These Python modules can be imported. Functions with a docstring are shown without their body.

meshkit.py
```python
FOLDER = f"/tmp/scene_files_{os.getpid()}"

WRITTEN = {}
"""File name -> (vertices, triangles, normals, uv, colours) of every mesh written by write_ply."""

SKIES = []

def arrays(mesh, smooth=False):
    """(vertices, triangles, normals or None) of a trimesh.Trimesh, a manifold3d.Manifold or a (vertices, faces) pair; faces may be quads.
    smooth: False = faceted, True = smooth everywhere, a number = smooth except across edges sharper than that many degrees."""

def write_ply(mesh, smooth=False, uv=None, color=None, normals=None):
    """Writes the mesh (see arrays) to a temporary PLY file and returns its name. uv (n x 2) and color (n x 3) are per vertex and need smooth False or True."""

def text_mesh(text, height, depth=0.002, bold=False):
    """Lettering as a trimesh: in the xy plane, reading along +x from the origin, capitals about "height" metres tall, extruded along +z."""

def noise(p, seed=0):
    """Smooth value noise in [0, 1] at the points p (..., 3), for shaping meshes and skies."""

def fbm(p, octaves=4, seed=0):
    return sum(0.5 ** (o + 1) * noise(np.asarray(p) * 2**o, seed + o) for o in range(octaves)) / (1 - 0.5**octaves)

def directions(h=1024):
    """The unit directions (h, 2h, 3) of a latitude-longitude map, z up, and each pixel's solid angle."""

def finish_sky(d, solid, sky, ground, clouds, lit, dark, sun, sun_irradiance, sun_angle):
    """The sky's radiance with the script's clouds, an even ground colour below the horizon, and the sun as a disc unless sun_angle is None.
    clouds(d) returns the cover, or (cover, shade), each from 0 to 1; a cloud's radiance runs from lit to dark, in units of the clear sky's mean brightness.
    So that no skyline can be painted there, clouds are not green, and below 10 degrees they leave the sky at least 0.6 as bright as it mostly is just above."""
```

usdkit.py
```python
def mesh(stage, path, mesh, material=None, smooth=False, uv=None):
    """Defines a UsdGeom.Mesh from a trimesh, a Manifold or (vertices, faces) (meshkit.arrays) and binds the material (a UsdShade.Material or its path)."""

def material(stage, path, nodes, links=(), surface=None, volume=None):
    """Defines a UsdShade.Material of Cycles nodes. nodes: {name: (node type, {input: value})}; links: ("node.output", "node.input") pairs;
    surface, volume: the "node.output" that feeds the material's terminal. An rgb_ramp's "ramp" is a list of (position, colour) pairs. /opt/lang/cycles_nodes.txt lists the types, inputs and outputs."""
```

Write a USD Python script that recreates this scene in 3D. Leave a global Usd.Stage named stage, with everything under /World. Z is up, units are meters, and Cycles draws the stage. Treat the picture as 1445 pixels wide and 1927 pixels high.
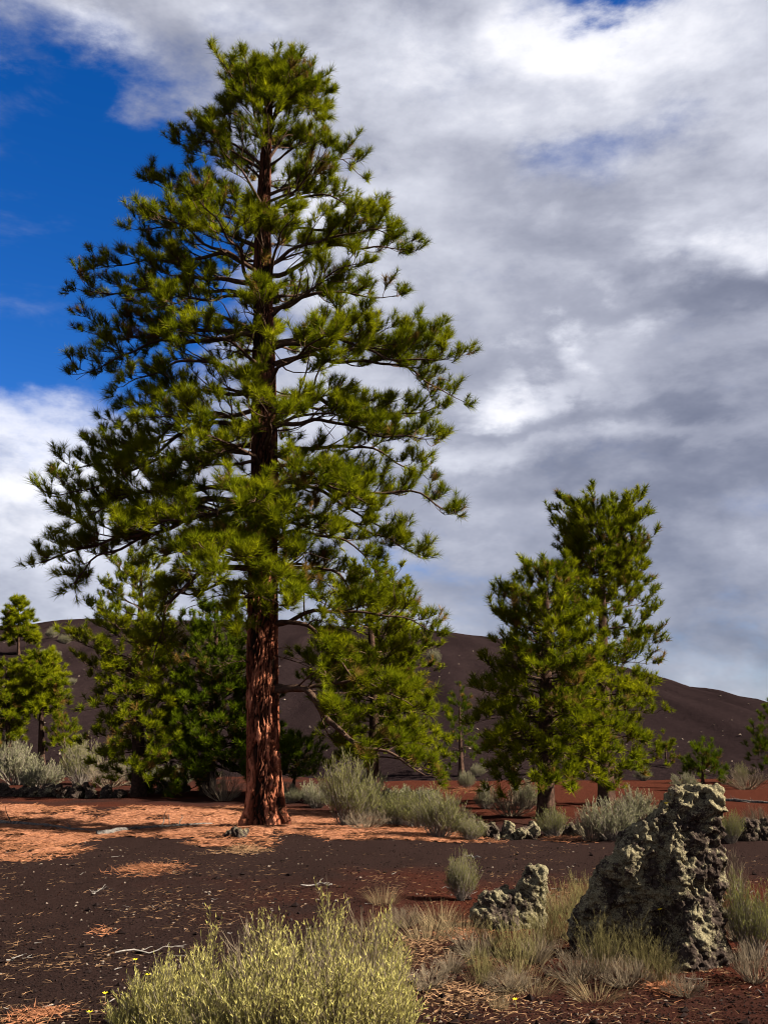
import math
import numpy as np
import trimesh
import manifold3d as m3
import meshkit
import usdkit
from scipy.interpolate import CubicSpline
from scipy.spatial import cKDTree
from shapely.geometry import Polygon, Point
import shapely
from pxr import Usd, UsdGeom, UsdLux, UsdShade, Gf, Sdf, Vt

stage = Usd.Stage.CreateInMemory()
UsdGeom.SetStageUpAxis(stage, UsdGeom.Tokens.z)
UsdGeom.SetStageMetersPerUnit(stage, 1.0)
UsdGeom.Xform.Define(stage, '/World')
UsdGeom.Scope.Define(stage, '/World/Looks')
PI = math.pi

# ---------------------------------------------------------------- camera
W, H, FPX, HOR, EYE = 1445.0, 1927.0, 1800.0, 1395.0, 1.6
PITCH = math.atan((HOR - H / 2) / FPX)
cam = UsdGeom.Camera.Define(stage, '/World/camera')
cam.CreateHorizontalApertureAttr(24.0)
cam.CreateVerticalApertureAttr(24.0 * 1024 / 767)
cam.CreateFocalLengthAttr(24.0 * FPX / W)
cam.CreateClippingRangeAttr(Gf.Vec2f(0.1, 6000))
cam.CreateExposureAttr(2.4)
cam.AddTranslateOp().Set(Gf.Vec3d(0, 0, EYE))
cam.AddRotateXOp().Set(90 + math.degrees(PITCH))

# ---------------------------------------------------------------- sun and sky
SUN_AZ, SUN_EL = math.radians(100), math.radians(34)
to_sun = np.array([math.sin(SUN_AZ) * math.cos(SUN_EL), math.cos(SUN_AZ) * math.cos(SUN_EL), math.sin(SUN_EL)])
sun = UsdLux.DistantLight.Define(stage, '/World/sun')
sun.CreateIntensityAttr(1.25)
sun.CreateAngleAttr(0.5)
sun.CreateNormalizeAttr(True)
sun.CreateColorAttr(Gf.Vec3f(1.0, 0.91, 0.75))
# rotate -z onto -to_sun
_q = Gf.Rotation(Gf.Vec3d(0, 0, -1), Gf.Vec3d(*[-float(c) for c in to_sun]))
sun.AddTransformOp().Set(Gf.Matrix4d().SetRotate(_q))


def ray(px, py):
    a, b = (px - W / 2) / FPX, (H / 2 - py) / FPX
    return np.array([a, math.cos(PITCH) - b * math.sin(PITCH), math.sin(PITCH) + b * math.cos(PITCH)])


def azel(px, py):
    d = ray(px, py)
    d = d / np.linalg.norm(d)
    return math.atan2(d[0], d[1]), math.asin(d[2])


class Graph:
    """Collects shader nodes and links."""
    def __init__(self):
        self.n, self.l, self.k = {}, [], 0

    def add(self, kind, _name=None, **inputs):
        self.k += 1
        name = _name or f'n{self.k}'
        const = {}
        for key, v in inputs.items():
            if isinstance(v, str) and '.' in v and v.split('.')[0] in self.n:
                self.l.append((v, f'{name}.{key}'))
            else:
                const[key] = v
        self.n[name] = (kind, const)
        return name

    def m(self, op, a, b=0.0, c=None):
        kw = dict(math_type=op, value1=a, value2=b)
        if c is not None:
            kw['value3'] = c
        return self.add('math', **kw) + '.value'

    def mixc(self, fac, a, b, blend='mix'):
        return self.add('mix_color', blend_type=blend, fac=fac, a=a, b=b) + '.result'

    def rng(self, v, f0, f1, t0=0.0, t1=1.0):
        return self.add('map_range', range_type='smoothstep', value=v, from_min=f0, from_max=f1, to_min=t0, to_max=t1, clamp=True) + '.result'

    def noise(self, vec, scale, detail=4.0, rough=0.55, dist=0.0):
        return self.add('noise_texture', vector=vec, scale=scale, detail=detail, roughness=rough, distortion=dist)

    def make(self, path, surface=None, volume=None):
        return usdkit.material(stage, path, self.n, self.l, surface=surface, volume=volume)


SKY_K = 0.05
g = Graph()
tc = g.add('texture_coordinate')
D = tc + '.generated'
sky = g.add('sky_texture', sky_type='single_scattering', sun_disc=False, sun_elevation=SUN_EL, sun_rotation=SUN_AZ, altitude=2000.0, air_density=1.0, aerosol_density=0.3, ozone_density=2.5)
blue = g.add('hsv', hue=0.515, saturation=1.38, value=0.98, fac=1.0, color=sky + '.color') + '.color'
sx = g.add('separate_xyz', vector=D)
AZ = g.m('arctan2', sx + '.x', sx + '.y')
EL = g.m('arcsine', sx + '.z')
# cloud layer coordinates: flattened towards the horizon
zz = g.m('multiply', sx + '.z', 2.0)
vec = g.add('combine_xyz', x=sx + '.x', y=sx + '.y', z=zz) + '.vector'
nA = g.noise(vec, 2.6, 9.0, 0.58, 0.15)
nB = g.noise(g.add('mapping', mapping_type='point', vector=vec, location=(3.1, 1.7, 0.4)) + '.vector', 4.6, 9.0, 0.54, 0.15)
nC = g.noise(g.add('mapping', mapping_type='point', vector=vec, location=(7.3, 2.2, 5.1)) + '.vector', 12.0, 8.0, 0.65, 0.1)
wob1 = g.m('multiply', g.m('subtract', nB + '.fac', 0.5), 0.42)
wob2 = g.m('multiply', g.m('subtract', nA + '.fac', 0.5), 0.36)
AZw, ELw = g.m('add', AZ, wob1), g.m('add', EL, wob2)


def blob(px, py, sa, se, amp):
    a0, e0 = azel(px, py)
    da = g.m('divide', g.m('subtract', AZw, a0), sa)
    de = g.m('divide', g.m('subtract', ELw, e0), se)
    q = g.m('add', g.m('multiply', da, da), g.m('multiply', de, de))
    return g.m('multiply', g.m('exponent', g.m('multiply', q, -1.0)), amp)


def total(items):
    t = items[0]
    for i in items[1:]:
        t = g.m('add', t, i)
    return t


holes = total([blob(300, 300, 0.05, 0.05, 0.45), blob(60, 420, 0.20, 0.115, 1.35), blob(-60, 560, 0.20, 0.10, 0.9), blob(230, 560, 0.11, 0.07, 0.8), blob(10, 200, 0.07, 0.05, 0.3), blob(1200, 5, 0.07, 0.022, 0.8),
               blob(1090, 290, 0.085, 0.03, 0.34), blob(1420, 1230, 0.10, 0.07, 0.2), blob(790, 1090, 0.06, 0.025, 0.3), blob(900, 520, 0.03, 0.06, 0.15), blob(-500, 200, 0.22, 0.2, 0.7)])
cov = g.m('subtract', g.m('add', g.m('multiply', nA + '.fac', 0.9), 0.50), holes)
cov = g.m('add', cov, g.m('multiply', g.m('subtract', nC + '.fac', 0.5), 0.75))
wv = g.add('mapping', mapping_type='point', vector=vec, rotation=(0.3, 0.2, 0.7), scale=(3.0, 6.0, 5.0)) + '.vector'
nW = g.noise(wv, 1.1, 8.0, 0.62, 0.4)
wisp = g.m('multiply', g.rng(nW + '.fac', 0.48, 0.78), 0.34)
cover = g.m('maximum', g.m('multiply', g.rng(cov, 0.10, 0.92), 0.95), wisp)
lit = total([blob(1390, 425, 0.09, 0.035, 0.42), blob(1290, 80, 0.16, 0.07, 0.26), blob(1150, 610, 0.03, 0.02, 0.35), blob(40, 850, 0.13, 0.10, 0.55), blob(1000, 690, 0.07, 0.02, 0.35),
             blob(880, 160, 0.2, 0.06, 0.20), blob(1060, 795, 0.16, 0.025, 0.2), blob(90, 40, 0.08, 0.03, 0.55), blob(700, 480, 0.12, 0.12, 0.18)])
dark = total([blob(1340, 540, 0.12, 0.045, 0.34), blob(1150, 740, 0.20, 0.022, 0.22), blob(1000, 880, 0.22, 0.045, 0.15), blob(1340, 880, 0.2, 0.06, 0.18), blob(1180, 1150, 0.3, 0.1, 0.10), blob(1000, 330, 0.1, 0.05, 0.10)])
nBs = g.noise(g.add('mapping', mapping_type='point', vector=vec, location=(3.1 + 0.035, 1.7 - 0.005, 0.4 + 0.035)) + '.vector', 4.6, 9.0, 0.54, 0.15)
edge = g.m('multiply', g.m('subtract', nB + '.fac', nBs + '.fac'), 0.75)
tone = g.m('add', g.m('add', edge, g.m('multiply', g.m('subtract', nB + '.fac', 0.5), 0.6)), g.m('multiply', g.m('subtract', nC + '.fac', 0.5), 0.34))
tone = g.m('add', g.m('add', 0.57, tone), g.m('subtract', lit, dark))
ramp = g.add('rgb_ramp', fac=tone, ramp=[(0.0, (0.75, 0.85, 1.22)), (0.3, (1.5, 1.6, 2.05)), (0.55, (2.5, 2.6, 3.1)), (0.8, (4.1, 4.2, 4.7)), (1.0, (6.0, 6.0, 6.3))])
col = g.mixc(cover, blue, ramp + '.color')
col = g.mixc(1.0, col, (0.665, 0.665, 0.665), 'multiply')
bg = g.add('background_shader', color=col, strength=SKY_K)
sky_mat = g.make('/World/Looks/sky_clouds', surface=bg + '.background')
dome = UsdLux.DomeLight.Define(stage, '/World/sky')
dome.CreateIntensityAttr(1.0)
UsdShade.MaterialBindingAPI.Apply(dome.GetPrim()).Bind(sky_mat)
dome.GetPrim().SetCustomDataByKey('kind', 'structure')


# ---------------------------------------------------------------- helpers: names, tags
used = {}


def numbered(parent, name):
    k = used.get((parent, name), 0)
    used[(parent, name)] = k + 1
    return f'{parent}/{name}' if k == 0 else f'{parent}/{name}_{k:03d}'


def tag(p, label=None, cat=None, group=None, kind=None):
    p = p.GetPrim() if hasattr(p, 'GetPrim') else p
    for k, v in (('label', label), ('category', cat), ('group', group), ('kind', kind)):
        if v:
            p.SetCustomDataByKey(k, v)
    return p


def thing(name, label, cat, loc=(0, 0, 0), rotz=0.0, scale=None, group=None):
    x = UsdGeom.Xform.Define(stage, numbered('/World', name))
    x.AddTranslateOp().Set(Gf.Vec3d(*map(float, loc)))
    if rotz:
        x.AddRotateZOp().Set(math.degrees(rotz))
    if scale is not None:
        x.AddScaleOp().Set(Gf.Vec3f(*map(float, scale)))
    return tag(x, label, cat, group)


def obj(name, mesh, mat, parent=None, smooth=False, **prim_vars):
    path = numbered(str(parent.GetPath()) if parent is not None else '/World', name)
    m = usdkit.mesh(stage, path, mesh, mat, smooth=smooth)
    for k, v in prim_vars.items():
        UsdGeom.PrimvarsAPI(m).CreatePrimvar(k, Sdf.ValueTypeNames.FloatArray, 'vertex').Set(Vt.FloatArray.FromNumpy(np.asarray(v, np.float32)))
    return m.GetPrim()


# ---------------------------------------------------------------- helpers: geometry
def norm(v):
    return v / (np.linalg.norm(v, axis=-1, keepdims=True) + 1e-12)


def tubes(P, R, sides=3):
    """K tubes of n rings each: P (K, n, 3), R (K, n). Open ended; tips are thin."""
    P = np.asarray(P, float)
    K, n, _ = P.shape
    T = norm(np.gradient(P, axis=1))
    ref = np.where(np.abs(T[..., 2:]) < 0.92, np.array([0, 0, 1.0]), np.array([1.0, 0, 0]))
    A = norm(np.cross(T, ref))
    B = np.cross(T, A)
    ang = np.arange(sides) * 2 * PI / sides
    V = P[:, :, None] + np.asarray(R)[:, :, None, None] * (np.cos(ang)[:, None] * A[:, :, None] + np.sin(ang)[:, None] * B[:, :, None])
    i, j = np.meshgrid(np.arange(n - 1), np.arange(sides), indexing='ij')
    q = np.stack([i * sides + j, i * sides + (j + 1) % sides, (i + 1) * sides + (j + 1) % sides, (i + 1) * sides + j], -1).reshape(-1, 4)
    f = np.vstack([q[:, [0, 1, 2]], q[:, [0, 2, 3]]])
    F = (f[None] + (np.arange(K) * n * sides)[:, None, None]).reshape(-1, 3)
    return V.reshape(-1, 3), F


def join(parts):
    vs, fs, n = [], [], 0
    for v, f in parts:
        vs.append(v)
        fs.append(f + n)
        n += len(v)
    return np.vstack(vs), np.vstack(fs)


def blades(base, d, length, width, rng, bend=0.0):
    """K thin leaves or needles, one triangle each."""
    K = len(base)
    side = norm(np.cross(d, norm(rng.normal(size=(K, 3))))) * (np.broadcast_to(width, K)[:, None] / 2)
    tip = base + d * np.broadcast_to(length, K)[:, None]
    tip[:, 2] -= bend * np.broadcast_to(length, K)
    V = np.stack([base - side, base + side, tip], 1).reshape(-1, 3)
    return V, np.arange(3 * K).reshape(-1, 3)


def hz(x, y):
    """Height of the cinder flat."""
    x, y = np.asarray(x, float), np.asarray(y, float)
    p = np.stack([x, y, np.zeros_like(x)], -1)
    r = np.hypot(x, y)
    fade = np.clip((80 - r) / 60, 0, 1)
    z = (meshkit.fbm(p * 0.35, 3, 5) - 0.5) * 0.16 + (meshkit.fbm(p * 1.7, 3, 9) - 0.5) * 0.07
    mound = 0.10 * np.exp(-(((x + 2.2) / 1.6) ** 2 + ((y - 17.7) / 1.5) ** 2))
    bank = 0.25 * np.exp(-((y - 21.5) / 1.6) ** 2) / (1 + np.exp((x + 3.4) / 0.5))
    return z * fade + mound + bank


def ground(px, py):
    d = ray(px, py)
    z = 0.0
    for _ in range(6):
        t = (z - EYE) / d[2]
        x, y = d[0] * t, d[1] * t
        z = float(hz(x, y))
    return np.array([x, y, z])


def at(px, py, Y):
    d = ray(px, py)
    t = Y / d[1]
    return np.array([d[0] * t, Y, EYE + d[2] * t])


# ---------------------------------------------------------------- materials
def simple(name, build):
    gg = Graph()
    out = build(gg)
    return gg.make('/World/Looks/' + name, surface=out)


def leaf_mat(name, dark_c, mid_c, light_c, trans=0.35, scale=0.9, rough=0.55):
    def b(q):
        geo = q.add('geometry')
        n = q.noise(geo + '.position', scale, 2.0)
        n4 = q.noise(geo + '.position', scale * 4.0, 2.0)
        f = q.m('add', q.m('multiply', geo + '.random_per_island', 0.42), q.m('add', q.m('multiply', n + '.fac', 0.4), q.m('multiply', n4 + '.fac', 0.30)))
        c = q.add('rgb_ramp', fac=f, ramp=([(0.255, (0.13, 0.075, 0.018)), (0.29, dark_c), (0.50, mid_c), (0.80, light_c)] if 'pine' in name else [(0.1, dark_c), (0.5, mid_c), (0.92, light_c)])) + '.color'
        p = q.add('principled_bsdf', base_color=c, roughness=rough, specular_ior_level=0.0)
        t = q.add('translucent_bsdf', color=c)
        return q.add('mix_closure', fac=trans, closure1=p + '.BSDF', closure2=t + '.BSDF') + '.closure'
    return simple(name, b)


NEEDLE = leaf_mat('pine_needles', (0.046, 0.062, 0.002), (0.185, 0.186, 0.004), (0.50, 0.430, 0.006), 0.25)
NEEDLE_DARK = leaf_mat('pine_needles_dark', (0.026, 0.042, 0.002), (0.075, 0.098, 0.003), (0.18, 0.185, 0.005), 0.22)  # darker needle copy, with shade painted in for the pine behind the trunk
SAGE = leaf_mat('sage_leaves', (0.0827, 0.0827, 0.0438), (0.1752, 0.1679, 0.0974), (0.3018, 0.2823, 0.1850), 0.25, 4.0)
RABBIT = leaf_mat('rabbitbrush_leaves', (0.0642, 0.0668, 0.0188), (0.1497, 0.1443, 0.0481), (0.2994, 0.2727, 0.1176), 0.28, 4.0)
FRONT = leaf_mat('front_bush_leaves', (0.10, 0.095, 0.025), (0.36, 0.32, 0.105), (0.74, 0.67, 0.33), 0.22, 7.0)
BROOM = leaf_mat('green_stems', (0.07, 0.062, 0.025), (0.165, 0.14, 0.06), (0.36, 0.30, 0.16), 0.2)
STRAW = leaf_mat('dry_grass', (0.0787, 0.0558, 0.0295), (0.1837, 0.1378, 0.0787), (0.3674, 0.3018, 0.2034), 0.2)
GREYTWIG = leaf_mat('grey_twigs', (0.0680, 0.0510, 0.0357), (0.1615, 0.1275, 0.0892), (0.3740, 0.3145, 0.2380), 0.05)
LITTER = leaf_mat('dry_needles', (0.0792, 0.0302, 0.0173), (0.2448, 0.1080, 0.0562), (0.4464, 0.2448, 0.1440), 0.1, 1.5)
PALE = leaf_mat('pale_litter', (0.0936, 0.0504, 0.0288), (0.2160, 0.1296, 0.0720), (0.4176, 0.3240, 0.2232), 0.1)


def wood(name, c0, c1, scale=14.0):
    def b(q):
        geo = q.add('geometry')
        n = q.noise(geo + '.position', scale, 5.0, 0.65)
        c = q.add('rgb_ramp', fac=n + '.fac', ramp=[(0.3, c0), (0.7, c1)]) + '.color'
        bu = q.add('bump', height=n + '.fac', strength=0.7, distance=0.02)
        return q.add('principled_bsdf', base_color=c, roughness=0.9, normal=bu + '.normal', specular_ior_level=0.0) + '.BSDF'
    return simple(name, b)


LIMB = wood('limb_bark', (0.020, 0.014, 0.011), (0.075, 0.045, 0.032))
SMALL_BARK = wood('young_bark', (0.014, 0.009, 0.007), (0.055, 0.032, 0.024))
DEADWOOD = wood('dead_wood', (0.0560, 0.0490, 0.0455), (0.1820, 0.1645, 0.1540), 22.0)
LOGWOOD = wood('log_wood', (0.0160, 0.0136, 0.0128), (0.1200, 0.1080, 0.1000), 16.0)
WOODY = wood('shrub_stems', (0.0560, 0.0440, 0.0360), (0.1920, 0.1600, 0.1360), 30.0)


def bark(q):
    geo = q.add('geometry')
    plate = q.add('attribute', attribute='plate') + '.fac'
    tint = q.add('attribute', attribute='tint') + '.fac'
    stretch = q.add('mapping', mapping_type='point', vector=geo + '.position', scale=(38.0, 38.0, 20.0)) + '.vector'
    n = q.noise(stretch, 1.0, 6.0, 0.7)
    c = q.add('rgb_ramp', fac=q.m('add', q.m('multiply', n + '.fac', 0.6), q.m('multiply', tint, 0.45)), ramp=[(0.25, (0.0360, 0.0130, 0.0086)), (0.5, (0.1368, 0.0446, 0.0245)), (0.78, (0.3312, 0.1296, 0.0756))]) + '.color'
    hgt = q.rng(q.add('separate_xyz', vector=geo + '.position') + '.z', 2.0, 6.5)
    c = q.mixc(hgt, c, q.mixc(0.78, c, (0.035, 0.017, 0.012)))  # upper bark darker, greyer brown; the shade up there is in the colour too
    c = q.mixc(plate, (0.012, 0.008, 0.006), c)
    bu = q.add('bump', height=n + '.fac', strength=0.9, distance=0.03)
    return q.add('principled_bsdf', base_color=c, roughness=0.85, normal=bu + '.normal', specular_ior_level=0.0) + '.BSDF'


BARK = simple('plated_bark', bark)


def lava(name, amount, scale=5.0):
    def b(q):
        geo = q.add('geometry')
        pos = geo + '.position'
        lich = q.add('attribute', attribute='lichen') + '.fac'
        n1 = q.noise(pos, scale, 7.0, 0.68)
        n2 = q.noise(pos, 34.0, 5.0, 0.7)
        n3 = q.noise(pos, 90.0, 4.0, 0.7)
        rock = q.add('rgb_ramp', fac=n2 + '.fac', ramp=[(0.3, (0.007, 0.005, 0.0045)), (0.7, (0.050, 0.037, 0.031))]) + '.color'
        green = q.add('rgb_ramp', fac=n3 + '.fac', ramp=[(0.28, (0.040, 0.034, 0.020)), (0.5, (0.110, 0.094, 0.058)), (0.74, (0.22, 0.195, 0.125))]) + '.color'
        f = q.m('add', q.m('add', q.m('multiply', q.m('subtract', n1 + '.fac', 0.5), 3.6), q.m('multiply', q.m('subtract', n3 + '.fac', 0.5), 1.3)), q.m('subtract', q.m('multiply', lich, amount), 0.45))
        mask = q.rng(f, -0.12, 0.30)
        c = q.mixc(mask, rock, green)
        v = q.add('voronoi_texture', vector=pos, scale=30.0)
        h = q.m('add', q.m('multiply', n2 + '.fac', 0.7), q.m('multiply', v + '.distance', 0.5))
        bu = q.add('bump', height=h, strength=1.0, distance=0.035)
        return q.add('principled_bsdf', base_color=c, roughness=0.92, normal=bu + '.normal', specular_ior_level=0.0) + '.BSDF'
    return simple(name, b)


LAVA = lava('lichen_lava', 0.85, 7.0)
LAVA_LOW = lava('low_lava', 0.6, 3.0)


def cinder(q):
    geo = q.add('geometry')
    pos = geo + '.position'
    red = q.add('attribute', attribute='redness') + '.fac'
    n = q.noise(pos, 42.0, 5.0, 0.75)
    n2 = q.noise(pos, 1.3, 5.0, 0.6)
    black = q.add('rgb_ramp', fac=n + '.fac', ramp=[(0.3, (0.0068, 0.0040, 0.0036)), (0.7, (0.0223, 0.0134, 0.0123))]) + '.color'
    rust = q.add('rgb_ramp', fac=n + '.fac', ramp=[(0.3, (0.0136, 0.0046, 0.0032)), (0.7, (0.0527, 0.0161, 0.0102))]) + '.color'
    f = q.rng(q.m('add', red, q.m('multiply', q.m('subtract', n2 + '.fac', 0.5), 0.6)), 0.15, 0.85)
    c = q.mixc(f, black, rust)
    bu = q.add('bump', height=n + '.fac', strength=0.9, distance=0.04)
    return q.add('principled_bsdf', base_color=c, roughness=0.95, normal=bu + '.normal', specular_ior_level=0.0) + '.BSDF'


CINDER = simple('cinder_ground', cinder)


def hillm(q):
    geo = q.add('geometry')
    pos = geo + '.position'
    n = q.noise(pos, 2.6, 6.0, 0.75)
    n2 = q.noise(q.add('mapping', mapping_type='point', vector=pos, scale=(0.22, 0.05, 0.05)) + '.vector', 1.0, 4.0, 0.6)
    c = q.add('rgb_ramp', fac=q.m('add', q.m('multiply', n + '.fac', 0.55), q.m('multiply', n2 + '.fac', 0.5)), ramp=[(0.3, (0.0053, 0.0034, 0.0037)), (0.55, (0.0100, 0.0065, 0.0070)), (0.8, (0.0190, 0.0124, 0.0120))]) + '.color'
    bu = q.add('bump', height=n + '.fac', strength=0.6, distance=0.25)
    return q.add('principled_bsdf', base_color=c, roughness=0.95, normal=bu + '.normal', specular_ior_level=0.0) + '.BSDF'


HILL = simple('hill_cinder', hillm)


def stone(name, c0, c1):
    def b(q):
        geo = q.add('geometry')
        c = q.add('rgb_ramp', fac=geo + '.random_per_island', ramp=[(0.0, c0), (1.0, c1)]) + '.color'
        return q.add('principled_bsdf', base_color=c, roughness=0.9, specular_ior_level=0.0) + '.BSDF'
    return simple(name, b)


GRAVEL = stone('cinder_gravel', (0.0087, 0.0059, 0.0057), (0.0384, 0.0260, 0.0248))
REDGRAVEL = stone('red_gravel', (0.0112, 0.0043, 0.0031), (0.0527, 0.0186, 0.0124))
PEBBLE = stone('pale_pebbles', (0.1050, 0.0825, 0.0675), (0.3750, 0.3300, 0.2850))
FLOWER = stone('yellow_petals', (0.75, 0.60, 0.02), (0.85, 0.72, 0.05))
LITTER_BED = simple('litter_bed', lambda q: q.add('principled_bsdf', roughness=0.95, specular_ior_level=0.0, base_color=q.add('rgb_ramp', fac=q.noise(q.add('geometry') + '.position', 16.0, 6.0, 0.75) + '.fac', ramp=[(0.30, (0.0196, 0.0091, 0.0070)), (0.48, (0.1190, 0.0490, 0.0280)), (0.72, (0.3080, 0.1505, 0.0875))]) + '.color') + '.BSDF')

# ---------------------------------------------------------------- ground
rad = np.concatenate([[0.0], np.geomspace(1.2, 3500, 300)])
ang = np.concatenate([np.radians(np.arange(-28, 28, 0.28)), np.radians(np.arange(30, 330, 5))])
R_, A_ = np.meshgrid(rad, ang, indexing='ij')
gx, gy = R_ * np.sin(A_), R_ * np.cos(A_)
gz = hz(gx, gy)
nr, na = R_.shape
i, j = np.meshgrid(np.arange(nr - 1), np.arange(na), indexing='ij')
q = np.stack([i * na + j, (i + 1) * na + j, (i + 1) * na + (j + 1) % na, i * na + (j + 1) % na], -1).reshape(-1, 4)
gv = np.stack([gx, gy, gz], -1).reshape(-1, 3)


def redness(x, y):
    p = np.stack([x, y, np.zeros_like(x)], -1)
    n = meshkit.fbm(p * 0.6, 4, 31)
    side = 1 / (1 + np.exp(-(x - 0.2 + 0.05 * y) / 0.7))
    near = side * np.clip((13.5 - y) / 2.5, 0, 1) * 0.75
    far = np.clip((y - 19.0) / 4.0, 0, 1) * np.clip((70 - y) / 20, 0, 1) * (0.55 + 0.5 * (x > 0))
    return np.clip(near + far + (n - 0.5) * 1.0, 0, 1)


gobj = obj('ground', (gv, q), CINDER, smooth=True, redness=redness(gv[:, 0], gv[:, 1]))
tag(gobj, kind='structure')

# hill: a cinder cone whose crest follows the photograph's skyline
YC, YF = 125.0, 43.0
crest = [(-1500, 1393), (-900, 1300), (-350, 1190), (0, 1174), (110, 1171), (340, 1166), (430, 1168), (640, 1174), (860, 1192), (920, 1199), (1100, 1238), (1265, 1293), (1440, 1345), (1600, 1392), (1750, 1405)]
cx = np.array([at(px, py, YC)[0] for px, py in crest])
cz = np.array([at(px, py, YC)[2] for px, py in crest])
hxs, hys = np.linspace(-150, 90, 300), np.concatenate([np.linspace(38, 135, 200), np.linspace(136, 260, 25)])
HX, HY = np.meshgrid(hxs, hys, indexing='ij')


def hill_z(x, y):
    top = np.interp(x, cx, cz)
    s = (y - YF + 2.0 * np.sin(x * 0.13) + 1.2 * np.sin(x * 0.31 + 1)) / (YC - YF)
    front = np.where(s < 0, s * 0.12, np.where(s < 1, s * (1.06 - 0.06 * s), 1.0))
    k = np.clip((y - YC) / 120, 0, 1)
    p = np.stack([x * 0.22, y * 0.12, np.zeros_like(x)], -1)
    flute = (meshkit.fbm(np.stack([x * 0.55 + 0.02 * y, y * 0.03, np.zeros_like(x)], -1), 4, 78) - 0.5) * 1.3 * np.clip(s * 3, 0, 1) * np.clip((0.97 - s) * 4, 0, 1)
    return flute + top * (np.minimum(front, 1) - 0.9 * k * k) + (meshkit.fbm(p, 4, 77) - 0.5) * 0.7 * np.clip(1.15 - np.abs(s - 0.5) * 1.6, 0.1, 1) - 0.05


hv = np.stack([HX, HY, hill_z(HX, HY)], -1).reshape(-1, 3)
nx_, ny_ = HX.shape
i, j = np.meshgrid(np.arange(nx_ - 1), np.arange(ny_ - 1), indexing='ij')
hq = np.stack([i * ny_ + j, (i + 1) * ny_ + j, (i + 1) * ny_ + j + 1, i * ny_ + j + 1], -1).reshape(-1, 4)
tag(obj('cinder_hill', (hv, hq), HILL, smooth=True), kind='structure')


def on_hill(px, py):
    d = ray(px, py)
    ys = np.linspace(40, 140, 1500)
    t = ys / d[1]
    z = EYE + d[2] * t
    diff = z - np.maximum(hill_z(d[0] * t, ys), hz(d[0] * t, ys))
    k = np.argmax(diff < 0) if (diff < 0).any() else np.argmin(np.abs(diff))
    return np.array([d[0] * t[k], ys[k], z[k]])


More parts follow.
